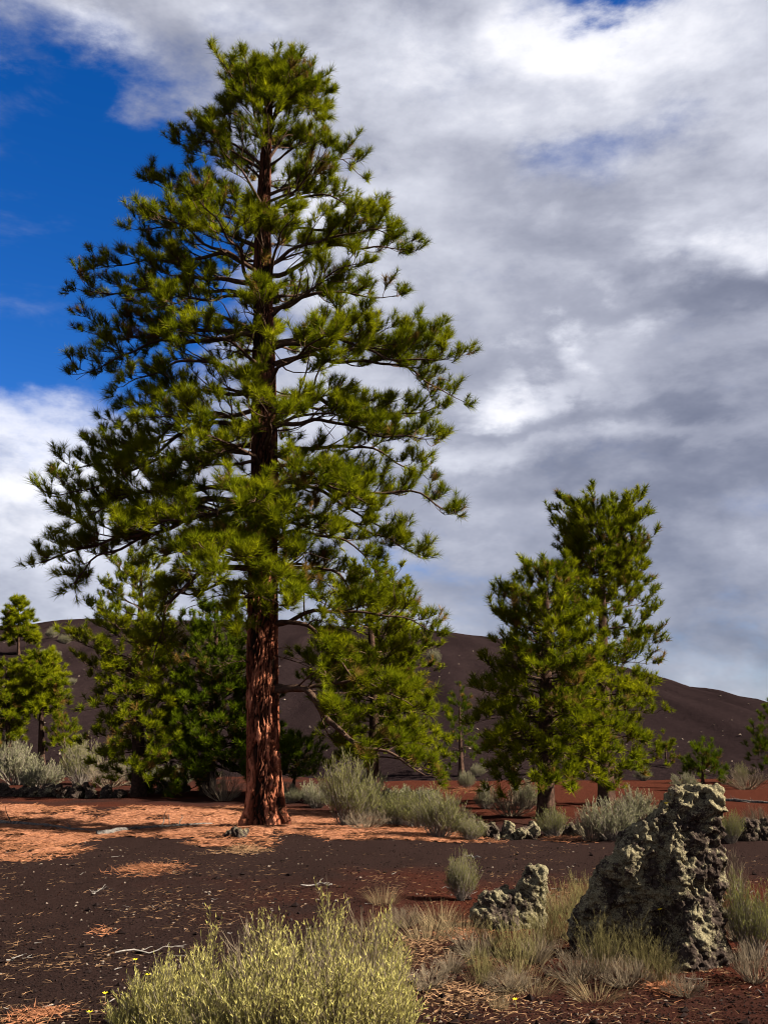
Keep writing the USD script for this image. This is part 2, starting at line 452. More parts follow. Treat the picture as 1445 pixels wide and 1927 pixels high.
# ---------------------------------------------------------------- pine trees
def limb_geometry(ctrl, r0, rng, foliage_from=0.35, spread=1.0, tuft=0.21, dens=1.0, needles=56, nw=0.0092, twigs=True, dead=False):
    """ctrl: points from the trunk to the tip. Returns (wood mesh, needle mesh)."""
    ctrl = np.asarray(ctrl, float)
    s = np.concatenate([[0], np.cumsum(np.linalg.norm(np.diff(ctrl, axis=0), axis=1))])
    L = s[-1]
    n = max(6, int(L / 0.16))
    ss = np.linspace(0, L, n)
    C = CubicSpline(s, ctrl, bc_type='natural')(ss) if len(ctrl) > 2 else ctrl[0] + (ctrl[1] - ctrl[0]) * (ss / L)[:, None]
    ph = rng.uniform(0, 9, 3)
    wig = np.stack([np.sin(ss * 2.6 + ph[0]) + 0.6 * np.sin(ss * 6.1 + ph[1]), np.cos(ss * 2.2 + ph[1]) + 0.6 * np.sin(ss * 5.3 + ph[2]), np.sin(ss * 3.1 + ph[2]) + 0.5 * np.sin(ss * 7.0 + ph[0])], 1)
    C = C + wig * (0.030 * np.sqrt(max(L, 0.3)) * np.minimum(1, ss / 0.5))[:, None]
    rr = r0 * 0.72 * (1 - 0.86 * (ss / L) ** 0.8)
    parts = [tubes(C[None], rr[None], 7)]
    T = norm(np.gradient(C, axis=0))
    # side branches
    step = 0.165 / dens
    at_s = np.arange(max(0.18, foliage_from - 0.12) * L, L - 0.04, step)
    at_s = at_s + rng.uniform(-0.4, 0.4, len(at_s)) * step
    sb, sr = [], []
    tpos, tax = [], []
    sign = 1 if rng.random() < 0.5 else -1
    twP, twR = [], []
    maxl = min(1.45, 0.26 * L + 0.32) * spread
    ups = np.array([0, 0, 1.0])
    for a in np.append(at_s, L):
        fr = a / L
        k = min(n - 1, int(round(fr * (n - 1))))
        p0, t0 = C[k], T[k]
        if a == L:
            d = t0
            l2 = 0.30
        else:
            sign = -sign
            hor = norm(np.cross(t0, ups)) * sign
            th = math.radians(rng.uniform(28, 72))
            d = norm(t0 * math.cos(th) + hor * math.sin(th) * rng.uniform(0.5, 1.0) + ups * rng.uniform(-0.12, 0.40))
            l2 = maxl * (1.08 - 0.72 * fr) * rng.uniform(0.55, 1.1)
        u = np.linspace(0, 1, 5)[:, None]
        curve = p0 + d * l2 * u + ups * (l2 * rng.uniform(-0.02, 0.30)) * u ** 2 + rng.normal(size=3) * 0.10 * l2 * np.sin(u * PI)
        sb.append(curve)
        sr.append(np.linspace(min(0.022, max(0.007, rr[k] * 0.5)), 0.006, 5))
        bare = fr < foliage_from
        if a < L and rng.random() < 0.06:
            continue
        m = max(3, int(l2 / 0.058 * dens))
        for b in np.append(rng.uniform(0.30, 0.97, m), 1.0):
            if bare and b < 0.75:
                continue
            x = b * 4
            k2 = min(3, int(x))
            q0 = curve[k2] + (curve[k2 + 1] - curve[k2]) * (x - k2)
            dd = norm(curve[k2 + 1] - curve[k2])
            e = norm(dd * 0.75 + norm(rng.normal(size=3)) * 0.62 + ups * 0.72) if b < 1 else norm(dd + ups * 0.3)
            l3 = rng.uniform(0.08, 0.27) * (1.0 if l2 > 0.3 else 0.6)
            mid = q0 + e * l3 * 0.55
            tip = q0 + e * l3 + ups * 0.22 * l3
            twP.append([q0, tip])
            twR.append([0.007, 0.005])
            tpos.append(tip)
            tax.append(norm(tip - mid))
    parts.append(tubes(np.array(sb), np.array(sr), 4))
    if dead:
        return join(parts), None
    if twigs:
        parts.append(tubes(np.array(twP), np.array(twR), 3))
    tpos, tax = np.array(tpos), np.array(tax)
    K = len(tpos)
    size = tuft * rng.uniform(0.62, 1.18, K)
    pos = np.repeat(tpos, needles, 0)
    ax = np.repeat(tax, needles, 0)
    base = pos - ax * (rng.uniform(0, 1, len(pos)) ** 1.4 * 0.14)[:, None]
    d = norm(ax * 0.86 + norm(rng.normal(size=pos.shape)) * rng.uniform(0.55, 1.0, (len(pos), 1)))
    nv = blades(base, d, np.repeat(size, needles) * rng.uniform(0.7, 1.08, len(pos)), nw, rng, 0.06)
    return join(parts), nv


def shift(m, o):
    return m[0] - o, m[1]


def trunk_mesh(path, radii, rng, plates=True, sides=120, dz=0.035, flare=0.0):
    """path (n,3) and radii along it -> trunk with furrowed plates."""
    s = np.concatenate([[0], np.cumsum(np.linalg.norm(np.diff(path, axis=0), axis=1))])
    L = s[-1]
    n = int(L / dz)
    ss = np.linspace(0, L, n)
    C = np.stack([np.interp(ss, s, path[:, k]) for k in range(3)], 1)
    from scipy.ndimage import gaussian_filter1d
    C[1:-1] = gaussian_filter1d(C, 0.4 / dz, axis=0, mode='nearest')[1:-1]
    r = np.interp(ss, s, radii)
    th = np.arange(sides) * 2 * PI / sides
    TH, S = np.meshgrid(th, ss)
    RR = np.repeat(r[:, None], sides, 1)
    lob = np.exp(-S / 0.33)
    RR = RR * (1 + flare * lob * (0.55 + 0.45 * np.cos(5 * TH + 0.6) + 0.25 * np.cos(3 * TH + 2.0)))
    RR = RR * (1 + 0.05 * np.cos(3 * TH + S * 0.25) + 0.03 * np.cos(5 * TH - S * 0.4 + 1))
    plate = np.ones_like(RR)
    tint = np.full_like(RR, 0.5)
    if plates:
        rm = max(radii) * 0.95
        circ, vh = 2 * PI * rm, L * 0.115
        m = int(circ * vh / 0.0030)
        pts = np.stack([rng.uniform(0, circ, m), rng.uniform(0, vh, m)], 1)
        val = rng.uniform(0, 1, m)
        ext = np.vstack([pts, pts + [circ, 0], pts - [circ, 0]])
        tree = cKDTree(ext)
        w = meshkit.fbm(np.stack([np.cos(TH) * 4, np.sin(TH) * 4, S * 3.0], -1), 4, 4) - 0.5
        qq = np.stack([TH / (2 * PI) * circ + w * 0.20, S * 0.115 + w * 0.04], -1).reshape(-1, 2)
        dist, idx = tree.query(qq, k=2)
        e = (dist[:, 1] - dist[:, 0]).reshape(RR.shape)
        wide = meshkit.fbm(np.stack([np.cos(TH) * 2.2, np.sin(TH) * 2.2, S * 0.5], -1), 3, 14)
        plate = np.clip((e - 0.001 - 0.022 * np.clip(wide - 0.5, 0, 0.4) / 0.4) / 0.010, 0, 1)
        plate = plate * plate * (3 - 2 * plate)
        tint = val[idx[:, 0] % m].reshape(RR.shape)
        deep = 0.17 * RR.clip(0.02, 0.35) + 0.002
        RR = RR - deep * (1 - plate) + (tint - 0.5) * 0.05 * RR
    rough = meshkit.fbm(np.stack([np.cos(TH) * 9, np.sin(TH) * 9, S * 9], -1), 3, 8) - 0.5
    RR = RR + rough * 0.035 * r[:, None].clip(0, 0.3)
    V = C[:, None] + RR[..., None] * np.stack([np.cos(TH), np.sin(TH), np.zeros_like(TH)], -1)
    i, j = np.meshgrid(np.arange(n - 1), np.arange(sides), indexing='ij')
    qd = np.stack([i * sides + j, i * sides + (j + 1) % sides, (i + 1) * sides + (j + 1) % sides, (i + 1) * sides + j], -1).reshape(-1, 4)
    return (V.reshape(-1, 3), qd), plate.ravel(), tint.ravel()


# --- the big ponderosa
BIG = ground(500, 1556)
YB = BIG[1]
rng = np.random.default_rng(11)
line = [(1562, 500, 37), (1500, 497, 34.5), (1400, 494, 32.5), (1300, 493, 31.5), (1200, 493, 30), (1100, 494, 29.5), (1000, 496, 28.5), (900, 498, 27), (800, 498, 25.5), (700, 498, 23.5), (600, 496, 21), (500, 495, 18), (400, 496, 14.5), (300, 500, 11), (200, 506, 8), (130, 508, 5), (112, 506, 2.0)]
tp = np.array([at(cx_, py, YB) for py, cx_, hw in line])
ppm = lambda p: FPX / (p[1] * math.cos(PITCH) + (p[2] - EYE) * math.sin(PITCH))
tr = np.array([0.95 * hw / ppm(p) for (py, cx_, hw), p in zip(line, tp)])
big = thing('ponderosa_pine', 'tallest pine with thick orange plated trunk, standing in orange needle litter', 'pine tree', BIG)
(tm, plate, tint) = trunk_mesh(tp, tr, rng, sides=150, dz=0.03, flare=0.42)
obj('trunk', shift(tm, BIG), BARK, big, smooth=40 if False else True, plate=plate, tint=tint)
tline_py = np.array([l[0] for l in line])[::-1]


def trunk_at(py):
    return np.array([np.interp(py, tline_py, tp[::-1, k]) for k in range(3)]), np.interp(py, tline_py, tr[::-1])


def px_limb(points, r0, dy_tip, seed, **kw):
    """A limb drawn through picture points, its depth growing to dy_tip at its tip."""
    rg = np.random.default_rng(seed)
    p0, rt = trunk_at(points[0][1])
    pts = [p0]
    m = len(points)
    sx_ = 1 if points[-1][0] > 500 else -1
    ex, ey = points[-1]
    points = points[:-1] + [(ex - sx_ * min(26, 0.18 * abs(ex - 500)), ey + (72 if ey < 130 else 55 if ey < 170 else 34 if ey < 300 else 8))]
    for k, (px, py) in enumerate(points[1:], 1):
        pts.append(at(px, py, YB + dy_tip * k / (m - 1)))
    wd, nd = limb_geometry(pts, r0, rg, **kw)
    lb = obj('limb', shift(wd, BIG), LIMB, big, smooth=True)
    obj('needles', shift(nd, BIG), NEEDLE, lb)


explicit = [
    ([(505, 190), (478, 150), (452, 72)], 0.035, -0.3), ([(505, 200), (492, 160), (478, 70)], 0.035, 0.5), ([(505, 200), (470, 165), (428, 78)], 0.035, 0.2), ([(505, 190), (540, 150), (578, 84)], 0.035, 0.3), ([(505, 205), (590, 165), (632, 96)], 0.04, -0.2), ([(505, 180), (520, 150), (530, 72)], 0.03, -0.4), ([(504, 225), (575, 190), (625, 125)], 0.04, 0.5),
    # left side: points in the picture, thickness, depth
    ([(502, 215), (455, 175), (425, 140)], 0.04, -0.2), ([(502, 235), (450, 185), (408, 150)], 0.04, 0.5), ([(504, 200), (470, 140), (440, 95)], 0.04, -0.5), ([(504, 215), (520, 150), (500, 100)], 0.04, -0.9), ([(503, 260), (450, 220), (380, 195)], 0.05, -0.8),
    ([(499, 320), (420, 265), (318, 232)], 0.06, -0.5), ([(498, 350), (420, 290), (345, 265)], 0.05, 0.7),
    ([(496, 440), (400, 375), (255, 338)], 0.075, 0.3), ([(496, 470), (390, 430), (225, 425)], 0.08, -0.3),
    ([(496, 455), (440, 410), (330, 400)], 0.07, -1.2), ([(495, 510), (420, 485), (290, 490), (170, 498)], 0.085, 0.5),
    ([(495, 540), (390, 520), (250, 545), (138, 548)], 0.09, -0.2), ([(495, 560), (400, 560), (270, 570)], 0.07, -1.5),
    ([(495, 622), (400, 620), (260, 630), (150, 625)], 0.085, 0.4), ([(495, 634), (380, 635), (240, 665), (128, 695)], 0.09, -0.4),
    ([(496, 720), (420, 690), (300, 690), (200, 720)], 0.08, -0.8), ([(496, 745), (400, 735), (280, 755), (185, 790)], 0.08, 0.6),
    ([(497, 770), (400, 785), (270, 830), (180, 845)], 0.08, -0.3), ([(497, 790), (390, 800), (240, 870), (100, 872)], 0.085, 0.3),
    ([(497, 845), (380, 850), (210, 900), (95, 925)], 0.085, -0.5), ([(497, 870), (430, 870), (330, 905), (300, 945)], 0.06, -1.0),
    ([(496, 935), (410, 940), (300, 985), (170, 1030), (58, 1040)], 0.12, -0.2), ([(496, 945), (400, 960), (280, 1010), (170, 1060), (105, 1098)], 0.10, 0.2),
    ([(496, 950), (390, 960), (250, 965), (110, 962)], 0.08, 0.8), ([(495, 1075), (410, 1070), (340, 1112), (310, 1170), (255, 1245)], 0.10, -0.3),
    ([(495, 1100), (420, 1100), (350, 1115), (280, 1100)], 0.07, 0.7), ([(495, 1000), (430, 1010), (370, 1060), (345, 1090)], 0.06, -0.8),
    ([(497, 905), (480, 925), (455, 955)], 0.05, -1.6), ([(497, 930), (500, 950), (520, 970)], 0.05, -1.9), ([(496, 990), (470, 990), (430, 1010)], 0.06, -1.8),
    ([(494, 1110), (460, 1120), (425, 1135)], 0.05, -1.0), ([(495, 1040), (505, 1060), (530, 1075)], 0.05, -1.9), ([(495, 1000), (460, 1020), (450, 1045)], 0.05, -2.0), ([(494, 1140), (475, 1160), (450, 1175)], 0.05, -1.5), ([(494, 1100), (520, 1120), (545, 1135)], 0.05, -1.8), ([(497, 850), (560, 880), (620, 900)], 0.06, -1.2), ([(497, 830), (420, 850), (340, 880)], 0.06, -0.9), ([(496, 960), (560, 985), (640, 1000)], 0.06, -1.0), ([(494, 1090), (570, 1110), (640, 1130)], 0.06, -0.8), ([(494, 1120), (530, 1110), (560, 1120)], 0.05, -1.4), ([(495, 1060), (420, 1040), (360, 1010)], 0.06, -0.9),
    # right side
    ([(504, 210), (560, 150), (605, 118)], 0.04, 0.3), ([(504, 230), (560, 190), (620, 190)], 0.04, -0.7), ([(504, 210), (545, 150), (570, 108)], 0.04, 0.6), ([(505, 240), (580, 170), (628, 150)], 0.05, -0.3), ([(503, 190), (525, 130), (545, 100)], 0.035, -0.2),
    ([(502, 310), (560, 250), (628, 240)], 0.055, 0.4), ([(500, 370), (580, 330), (650, 305), (700, 318)], 0.06, 0.3), ([(498, 400), (580, 370), (700, 385)], 0.065, -0.7),
    ([(497, 440), (560, 430), (640, 425), (735, 385)], 0.065, 0.8), ([(497, 520), (560, 505), (610, 472), (700, 460), (790, 462)], 0.085, 0.1),
    ([(497, 500), (570, 470), (680, 430), (760, 432)], 0.07, -0.9), ([(496, 590), (560, 560), (650, 555), (755, 548)], 0.08, -0.3),
    ([(497, 655), (560, 632), (650, 640), (740, 640), (835, 628)], 0.085, 0.3), ([(497, 660), (590, 640), (700, 660), (862, 672)], 0.085, -0.6),
    ([(498, 690), (600, 672), (720, 685), (885, 735)], 0.085, 0.1), ([(498, 770), (570, 750), (680, 780), (850, 760)], 0.09, 0.4),
    ([(498, 800), (580, 790), (690, 810), (845, 822)], 0.08, -0.5), ([(498, 870), (580, 840), (700, 850), (820, 880)], 0.085, 0.4),
    ([(498, 915), (600, 912), (690, 930), (780, 930), (868, 950)], 0.095, -0.3), ([(498, 925), (600, 925), (690, 975), (765, 1005)], 0.085, 0.3),
    ([(495, 1020), (570, 1000), (650, 1020), (720, 1060)], 0.075, -0.6), ([(494, 1070), (580, 1070), (660, 1110), (700, 1150)], 0.08, 0.4),
    ([(493, 1185), (560, 1170), (610, 1200), (650, 1265), (720, 1290)], 0.085, -0.5), ([(493, 1180), (580, 1160), (700, 1150), (830, 1180)], 0.08, -0.2),
    ([(493, 1300), (560, 1300), (620, 1345), (660, 1395), (730, 1425), (835, 1450)], 0.12, -0.7), ([(493, 1290), (600, 1290), (700, 1290), (800, 1320)], 0.08, -0.3),
]
for k, (pts, r0, dy) in enumerate(explicit):
    low = pts[0][1] > 1150
    px_limb(pts, r0, dy, 100 + k, foliage_from=(0.40 if k % 3 else 0.24) if pts[0][1] > 430 else 0.20, tuft=0.22, dens=1.0)
profile = np.array([(60, 60, 60), (110, 110, 130), (170, 150, 150), (230, 190, 140), (330, 250, 180), (430, 280, 250), (540, 350, 270), (640, 370, 350), (740, 330, 380), (860, 390, 360), (950, 420, 370), (1040, 430, 260), (1110, 300, 250)], float)
rg = np.random.default_rng(5)
phi = 0.0
for k in range(62):
    py = 165 + (1060 - 165) * (k + 0.5) / 62 + rg.uniform(-10, 10)
    phi += 2.39996
    c = math.cos(phi)
    c = c * abs(c) ** 0.5           # mostly towards or away from the viewer
    sgn = math.sqrt(max(0, 1 - c * c)) * (1 if math.sin(phi) > -0.25 else -1) * -1
    wl = np.interp(py, profile[:, 0], profile[:, 1]) * (c < 0) + np.interp(py, profile[:, 0], profile[:, 2]) * (c >= 0)
    p0, rt = trunk_at(py + 40)
    reach = (wl / ppm(p0)) * rg.uniform(0.38, 0.86)
    if c * c < 0.6:
        reach = min(reach, 3.0)
    top = np.clip((600 - py) / 500, -0.6, 1)
    tip = p0 + np.array([c * reach, sgn * reach, reach * (0.15 + (0.22 if py < 290 else 0.5) * top + rg.uniform(-0.1, 0.1))])
    midp = p0 + (tip - p0) * 0.5 + np.array([0, 0, reach * (0.06 - 0.10 * top)])
    wd, nd = limb_geometry([p0, midp, tip], 0.035 + 0.015 * reach, rg, foliage_from=0.42, tuft=0.22)
    lb = obj('limb', shift(wd, BIG), LIMB, big, smooth=True)
    obj('needles', shift(nd, BIG), NEEDLE, lb)
for k, (pts, r0, dy) in enumerate([([(498, 770), (450, 740), (405, 735)], .03, -.6), ([(497, 815), (560, 800), (600, 790), (622, 812)], .03, -.5), ([(497, 880), (440, 905), (392, 915)], .03, .3), ([(496, 1010), (560, 1040), (620, 1050)], .035, -.4),
                                   ([(494, 1130), (440, 1120), (372, 1140)], .035, -.5), ([(494, 1230), (550, 1240), (600, 1260)], .03, -.3), ([(498, 690), (440, 660), (410, 690)], .03, -.7), ([(494, 1250), (450, 1245), (415, 1255)], .025, -.5)]):
    rg2 = np.random.default_rng(900 + k)
    q_ = [trunk_at(pts[0][1])[0]] + [at(a_, b_, YB + dy * (i_ + 1) / (len(pts) - 1)) for i_, (a_, b_) in enumerate(pts[1:])]
    wd, _ = limb_geometry(q_, r0, rg2, foliage_from=0.3, dead=True)
    tag(obj('dead_limb', shift(wd, BIG), LIMB, big, smooth=True), 'bare dead limb without needles')
# leader
wd, nd = limb_geometry([trunk_at(230)[0], trunk_at(190)[0], trunk_at(158)[0]], 0.05, rg, foliage_from=0.1, spread=1.5, dens=1.6)
lb = obj('limb', shift(wd, BIG), LIMB, big, smooth=True)
obj('needles', shift(nd, BIG), NEEDLE, lb)


# --- other pines, grown into the outline they have in the picture
def pine(name, label, base, Y, cxs, outline, hw, n, seed, mat=NEEDLE, dens=0.9, needles=50, tuft=0.19, nw=0.0085, merged=False, droop=0.3, jitter=0.26, from_=0.22, group=None, extra=0):
    """base: ground point; cxs: [(py, trunk px)] from base to top; outline: [(py, left px, right px)]; hw: half trunk width in px at the base."""
    rg = np.random.default_rng(seed)
    t = thing(name, label, 'pine tree', base, group=group)
    path = np.array([base - [0, 0, 0.1]] + [at(px, py, Y) for py, px in cxs[1:]])
    rad_ = np.linspace(1, 0.1, len(path)) * hw / ppm(path[0])
    (tmv, pl, ti) = trunk_mesh(path, rad_, rg, plates=False, sides=20, dz=0.1, flare=0.3)
    obj('trunk', shift(tmv, base), SMALL_BARK, t, smooth=True)
    py_ = np.array([c[0] for c in cxs], float)[::-1]
    P_ = path[::-1]
    o = np.array(outline, float)
    y0, y1 = o[0, 0], o[-1, 0]
    ws, ns = [], []
    phi = rg.uniform(0, 6)
    for k in range(n + extra):
        f = (k + 0.5) / n if k < n else 0.02 + 0.30 * (k - n) / extra
        py = y0 + (y1 - y0) * f ** 1.08 + rg.uniform(-8, 8)
        phi += 2.39996 + rg.uniform(-0.3, 0.3)
        c, s_ = math.cos(phi), math.sin(phi)
        tipc = np.array([np.interp(py, py_, P_[:, i_]) for i_ in range(3)])
        sc = ppm(tipc)
        trunkpx = np.interp(py, py_, np.array([c_[1] for c_ in cxs], float)[::-1])
        el = (trunkpx - np.interp(py, o[:, 0], o[:, 1])) / sc
        er = (np.interp(py, o[:, 0], o[:, 2]) - trunkpx) / sc
        reach = max(0.12, (el * (1 - c) / 2 + er * (1 + c) / 2) * rg.uniform(1 - jitter, 1.03) - 0.06)
        rise = reach * (0.75 - (0.75 + droop) * f)
        p0 = tipc + np.array([0, 0, -rise])
        lo, hi = P_[-1][2] + 0.15, P_[0][2]
        p0[2] = np.clip(p0[2], lo, hi)
        zs = path[:, 2]
        p0[0], p0[1] = np.interp(p0[2], zs, path[:, 0]), np.interp(p0[2], zs, path[:, 1])
        tip = np.array([tipc[0] + c * reach, tipc[1] + s_ * reach, tipc[2]])
        mid = (p0 + tip) / 2 + np.array([0, 0, -0.08 * reach if f < 0.5 else 0.06 * reach])
        wd, nd = limb_geometry([p0, mid, tip], np.clip(0.014 + 0.014 * reach, 0.012, 0.05), rg, foliage_from=from_, twigs=not merged, dens=dens, needles=needles, tuft=tuft, nw=nw)
        if merged:
            ws.append(wd)
            ns.append(nd)
        else:
            lb = obj('limb', shift(wd, base), LIMB, t, smooth=True)
            obj('needles', shift(nd, base), mat, lb)
    if merged:
        tag(obj('limbs', shift(join(ws), base), LIMB, t, smooth=True), kind='stuff')
        obj('crown', shift(join(ns), base), mat, t)
    return t


# right pair
b1 = ground(1026, 1542)
pine('ponderosa_pine', 'shorter dense pine of the pair right of the big pine, bushy to near the ground', b1, b1[1], [(1542, 1026), (1300, 1026), (1150, 1030), (1080, 1022)],
     [(1064, 990, 1055), (1095, 975, 1080), (1130, 930, 1105), (1180, 928, 1120), (1230, 905, 1140), (1290, 895, 1165), (1340, 890, 1180), (1400, 895, 1175), (1450, 910, 1170), (1490, 940, 1160)], 17, 74, 21, extra=10, dens=0.95, needles=30, nw=0.0165, tuft=0.215)
b2 = ground(1140, 1518)
pine('ponderosa_pine', 'taller open pine behind the bushy one, crown against the sky on the right', b2, b2[1], [(1518, 1140), (1300, 1136), (1100, 1132), (950, 1128)],
     [(938, 1050, 1190), (965, 1035, 1212), (1000, 1045, 1215), (1025, 1060, 1245), (1060, 1050, 1215), (1100, 1050, 1250), (1150, 1060, 1240), (1200, 1060, 1255), (1255, 1060, 1268), (1310, 1060, 1262), (1370, 1070, 1240), (1430, 1060, 1230), (1480, 1070, 1160)], 16, 70, 22, extra=36, dens=0.95, needles=30, nw=0.0165, tuft=0.215)
# behind the big trunk
b3 = ground(262, 1500)
pine('ponderosa_pine', 'young pine with pointed top behind the lower left limbs of the tallest pine', b3, b3[1], [(1500, 250), (1300, 258), (1150, 265), (1045, 266)],
     [(1040, 245, 285), (1060, 205, 310), (1110, 200, 320), (1140, 150, 335), (1200, 130, 330), (1260, 140, 330), (1320, 150, 350), (1380, 150, 360), (1440, 170, 380), (1485, 190, 380)], 13, 76, 23, dens=0.95, needles=30, nw=0.0165, tuft=0.215)
b4 = ground(390, 1497)
pine('ponderosa_pine', 'dark shaded pine close behind the left side of the thick orange trunk', b4, b4[1], [(1497, 395), (1330, 400), (1150, 410)],
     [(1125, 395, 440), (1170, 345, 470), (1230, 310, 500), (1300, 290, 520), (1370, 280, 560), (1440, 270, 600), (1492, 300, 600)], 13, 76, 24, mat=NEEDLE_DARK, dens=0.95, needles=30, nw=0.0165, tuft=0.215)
b5 = ground(700, 1502)
pine('ponderosa_pine', 'bushy young pine right of the thick orange trunk with its tip against the sky', b5, b5[1], [(1502, 715), (1300, 705), (1150, 695), (1075, 690)],
     [(1060, 660, 740), (1090, 640, 780), (1130, 620, 790), (1165, 570, 850), (1220, 545, 825), (1280, 560, 820), (1340, 610, 828), (1400, 640, 845), (1450, 640, 855)], 12, 74, 25, dens=0.95, needles=30, nw=0.0165, tuft=0.215)
b6 = on_hill(868, 1462)
pine('young_pine', 'slender young pine in the gap left of the right hand pine pair', b6, b6[1], [(1462, 868), (1400, 866), (1310, 864)],
     [(1305, 856, 872), (1340, 842, 884), (1390, 828, 893), (1440, 835, 900)], 6, 26, 26, mat=NEEDLE_DARK, merged=True, dens=0.8, needles=36, nw=0.012)
# left edge
b7 = on_hill(78, 1442)
pine('young_pine', 'small pine with bare thin trunk at the left edge, below the hill', b7, b7[1], [(1442, 78), (1330, 78), (1236, 76)],
     [(1232, 55, 95), (1260, 30, 115), (1295, 22, 130), (1330, 30, 118), (1352, 5, 100)], 7, 66, 27, merged=True, dens=0.95, needles=34, nw=0.02, tuft=0.26)
b7b = on_hill(20, 1446)
pine('young_pine', 'yellowish young pine cut by the left edge beside the thin bare trunk', b7b, b7b[1], [(1446, 12), (1330, 12), (1255, 12)],
     [(1252, 0, 24), (1290, -25, 30), (1340, -40, 42), (1400, -45, 36)], 6, 50, 28, merged=True, dens=0.95, needles=32, nw=0.02, tuft=0.26)
b8 = on_hill(35, 1232)
pine('young_pine', 'small pine on the hill skyline at the far left', b8, b8[1], [(1232, 35), (1180, 35), (1132, 35)],
     [(1130, 28, 42), (1150, 15, 52), (1175, 8, 68), (1210, 5, 70)], 3, 56, 29, merged=True, dens=0.6, needles=30, nw=0.04, tuft=0.5)
b9 = on_hill(1253, 1442)
pine('young_pine', 'tiny lone pine on the dark slope between the pine pair and the lava rock', b9, b9[1], [(1442, 1253), (1420, 1253), (1400, 1252)],
     [(1398, 1248, 1257), (1412, 1243, 1264), (1430, 1242, 1267)], 2.5, 16, 30, merged=True, dens=0.7, needles=30, nw=0.018, tuft=0.22)
b10 = ground(1322, 1484)
pine('young_pine', 'low round pine rising just behind the top of the lava rock', b10, b10[1], [(1484, 1322), (1450, 1322), (1420, 1322)],
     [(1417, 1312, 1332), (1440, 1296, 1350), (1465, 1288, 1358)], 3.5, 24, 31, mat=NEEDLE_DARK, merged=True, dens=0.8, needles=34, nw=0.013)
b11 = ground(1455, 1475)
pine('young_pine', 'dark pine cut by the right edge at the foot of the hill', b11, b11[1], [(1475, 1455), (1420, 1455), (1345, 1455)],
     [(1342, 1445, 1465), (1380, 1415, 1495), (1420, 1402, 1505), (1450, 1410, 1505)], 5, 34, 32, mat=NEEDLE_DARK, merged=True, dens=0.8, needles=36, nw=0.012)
b12 = on_hill(120, 1446)
pine('young_pine', 'knee high bright green pine seedling among the pale sage at left', b12, b12[1], [(1446, 120), (1400, 120), (1362, 120)],
     [(1358, 112, 128), (1385, 92, 148), (1415, 86, 155)], 4, 24, 33, merged=True, dens=0.8, needles=40, nw=0.012)
b13 = ground(545, 1497)
pine('young_pine', 'low dark pine sapling directly right of and behind the thick trunk', b13, b13[1], [(1497, 560), (1450, 560), (1395, 560)],
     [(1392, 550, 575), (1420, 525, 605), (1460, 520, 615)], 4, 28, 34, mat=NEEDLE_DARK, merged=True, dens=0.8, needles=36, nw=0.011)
b14 = on_hill(384, 1215)
pine('young_pine', 'tiny pine tip on the skyline left of the thick trunk', b14, b14[1], [(1215, 384), (1180, 384), (1160, 384)],
     [(1158, 378, 390), (1180, 372, 396), (1205, 370, 400)], 2, 14, 35, merged=True, dens=0.5, needles=30, nw=0.03, tuft=0.42)


# ---------------------------------------------------------------- lava rocks
def rock(parts, edge, amp, seed, ridged=0.5):
    """parts: lists of (x, y, z, r) spheres, each list hulled, all joined; then roughened."""
    solids = []
    for part in parts:
        pts = []
        for x, y, z, r in part:
            s = trimesh.creation.icosphere(1, r).vertices
            pts.append(s + [x, y, z])
        solids.append(m3.Manifold.hull_points(np.vstack(pts)))
    m = m3.Manifold.batch_boolean(solids, m3.OpType.Add).refine_to_length(edge)
    mm = m.to_mesh()
    t = trimesh.Trimesh(np.array(mm.vert_properties[:, :3]), np.array(mm.tri_verts), process=True)
    trimesh.smoothing.filter_taubin(t, iterations=8)
    v, nrm = np.array(t.vertices), np.array(t.vertex_normals)
    big_ = meshkit.fbm(v * 3.0, 4, seed) - 0.5
    rid = 1 - np.abs(2 * meshkit.fbm(v * 7.0, 4, seed + 3) - 1)
    pts = np.random.default_rng(seed).uniform(v.min(0) - .1, v.max(0) + .1, (int(np.prod(v.max(0) - v.min(0) + .2) / 0.0011), 3))
    d, ix = cKDTree(pts).query(v, k=2)
    pits = np.clip(1 - d[:, 0] / 0.055, 0, 1)
    lump = np.random.default_rng(seed + 1).uniform(-1, 1, len(pts))[ix[:, 0]] * np.clip((d[:, 1] - d[:, 0]) / 0.02, 0, 1)
    fine = meshkit.fbm(v * 28.0, 3, seed + 9) - 0.5
    # broken faces: cells at two sizes, each pushed in or out as a block
    g2 = np.random.default_rng(seed + 5)
    blk = 0
    for size, amp_ in ((0.20, 1.0), (0.085, 0.5)):
        n2 = int(np.prod(v.max(0) - v.min(0) + .2) / size ** 3)
        pc = g2.uniform(v.min(0) - .1, v.max(0) + .1, (n2, 3))
        wv = v + (np.stack([meshkit.fbm(v * 6 + k, 3, seed + k) for k in (11, 23, 37)], -1) - 0.5) * size * 0.9
        d2, i2 = cKDTree(pc).query(wv, k=2)
        e2 = d2[:, 1] - d2[:, 0]
        blk = blk + amp_ * (g2.uniform(-1, 1, n2)[i2[:, 0]] * np.clip(e2 / (0.12 * size), 0, 1) - 0.6 * np.clip(1 - e2 / (0.08 * size), 0, 1))
    r2 = 1 - np.abs(2 * meshkit.fbm(v * 17.0, 4, seed + 6) - 1)
    fine = fine + 0.8 * (r2 - 0.7) + 0.6 * blk
    lump, pits = lump * 0.4, pits * 0.6
    return t, v, nrm, big_, rid, pits, lump, fine


rb = ground(1275, 1835)
rb_y = rb[1] + 0.35
S_ = 1 / ppm(np.array([0, rb_y, 0.5]))


def rpx(px, py, dy=0.0):
    return at(px, py, rb_y + dy) - rb


def sph(px, py, dy, r):
    p = rpx(px, py, dy)
    return (p[0], p[1], p[2], r)


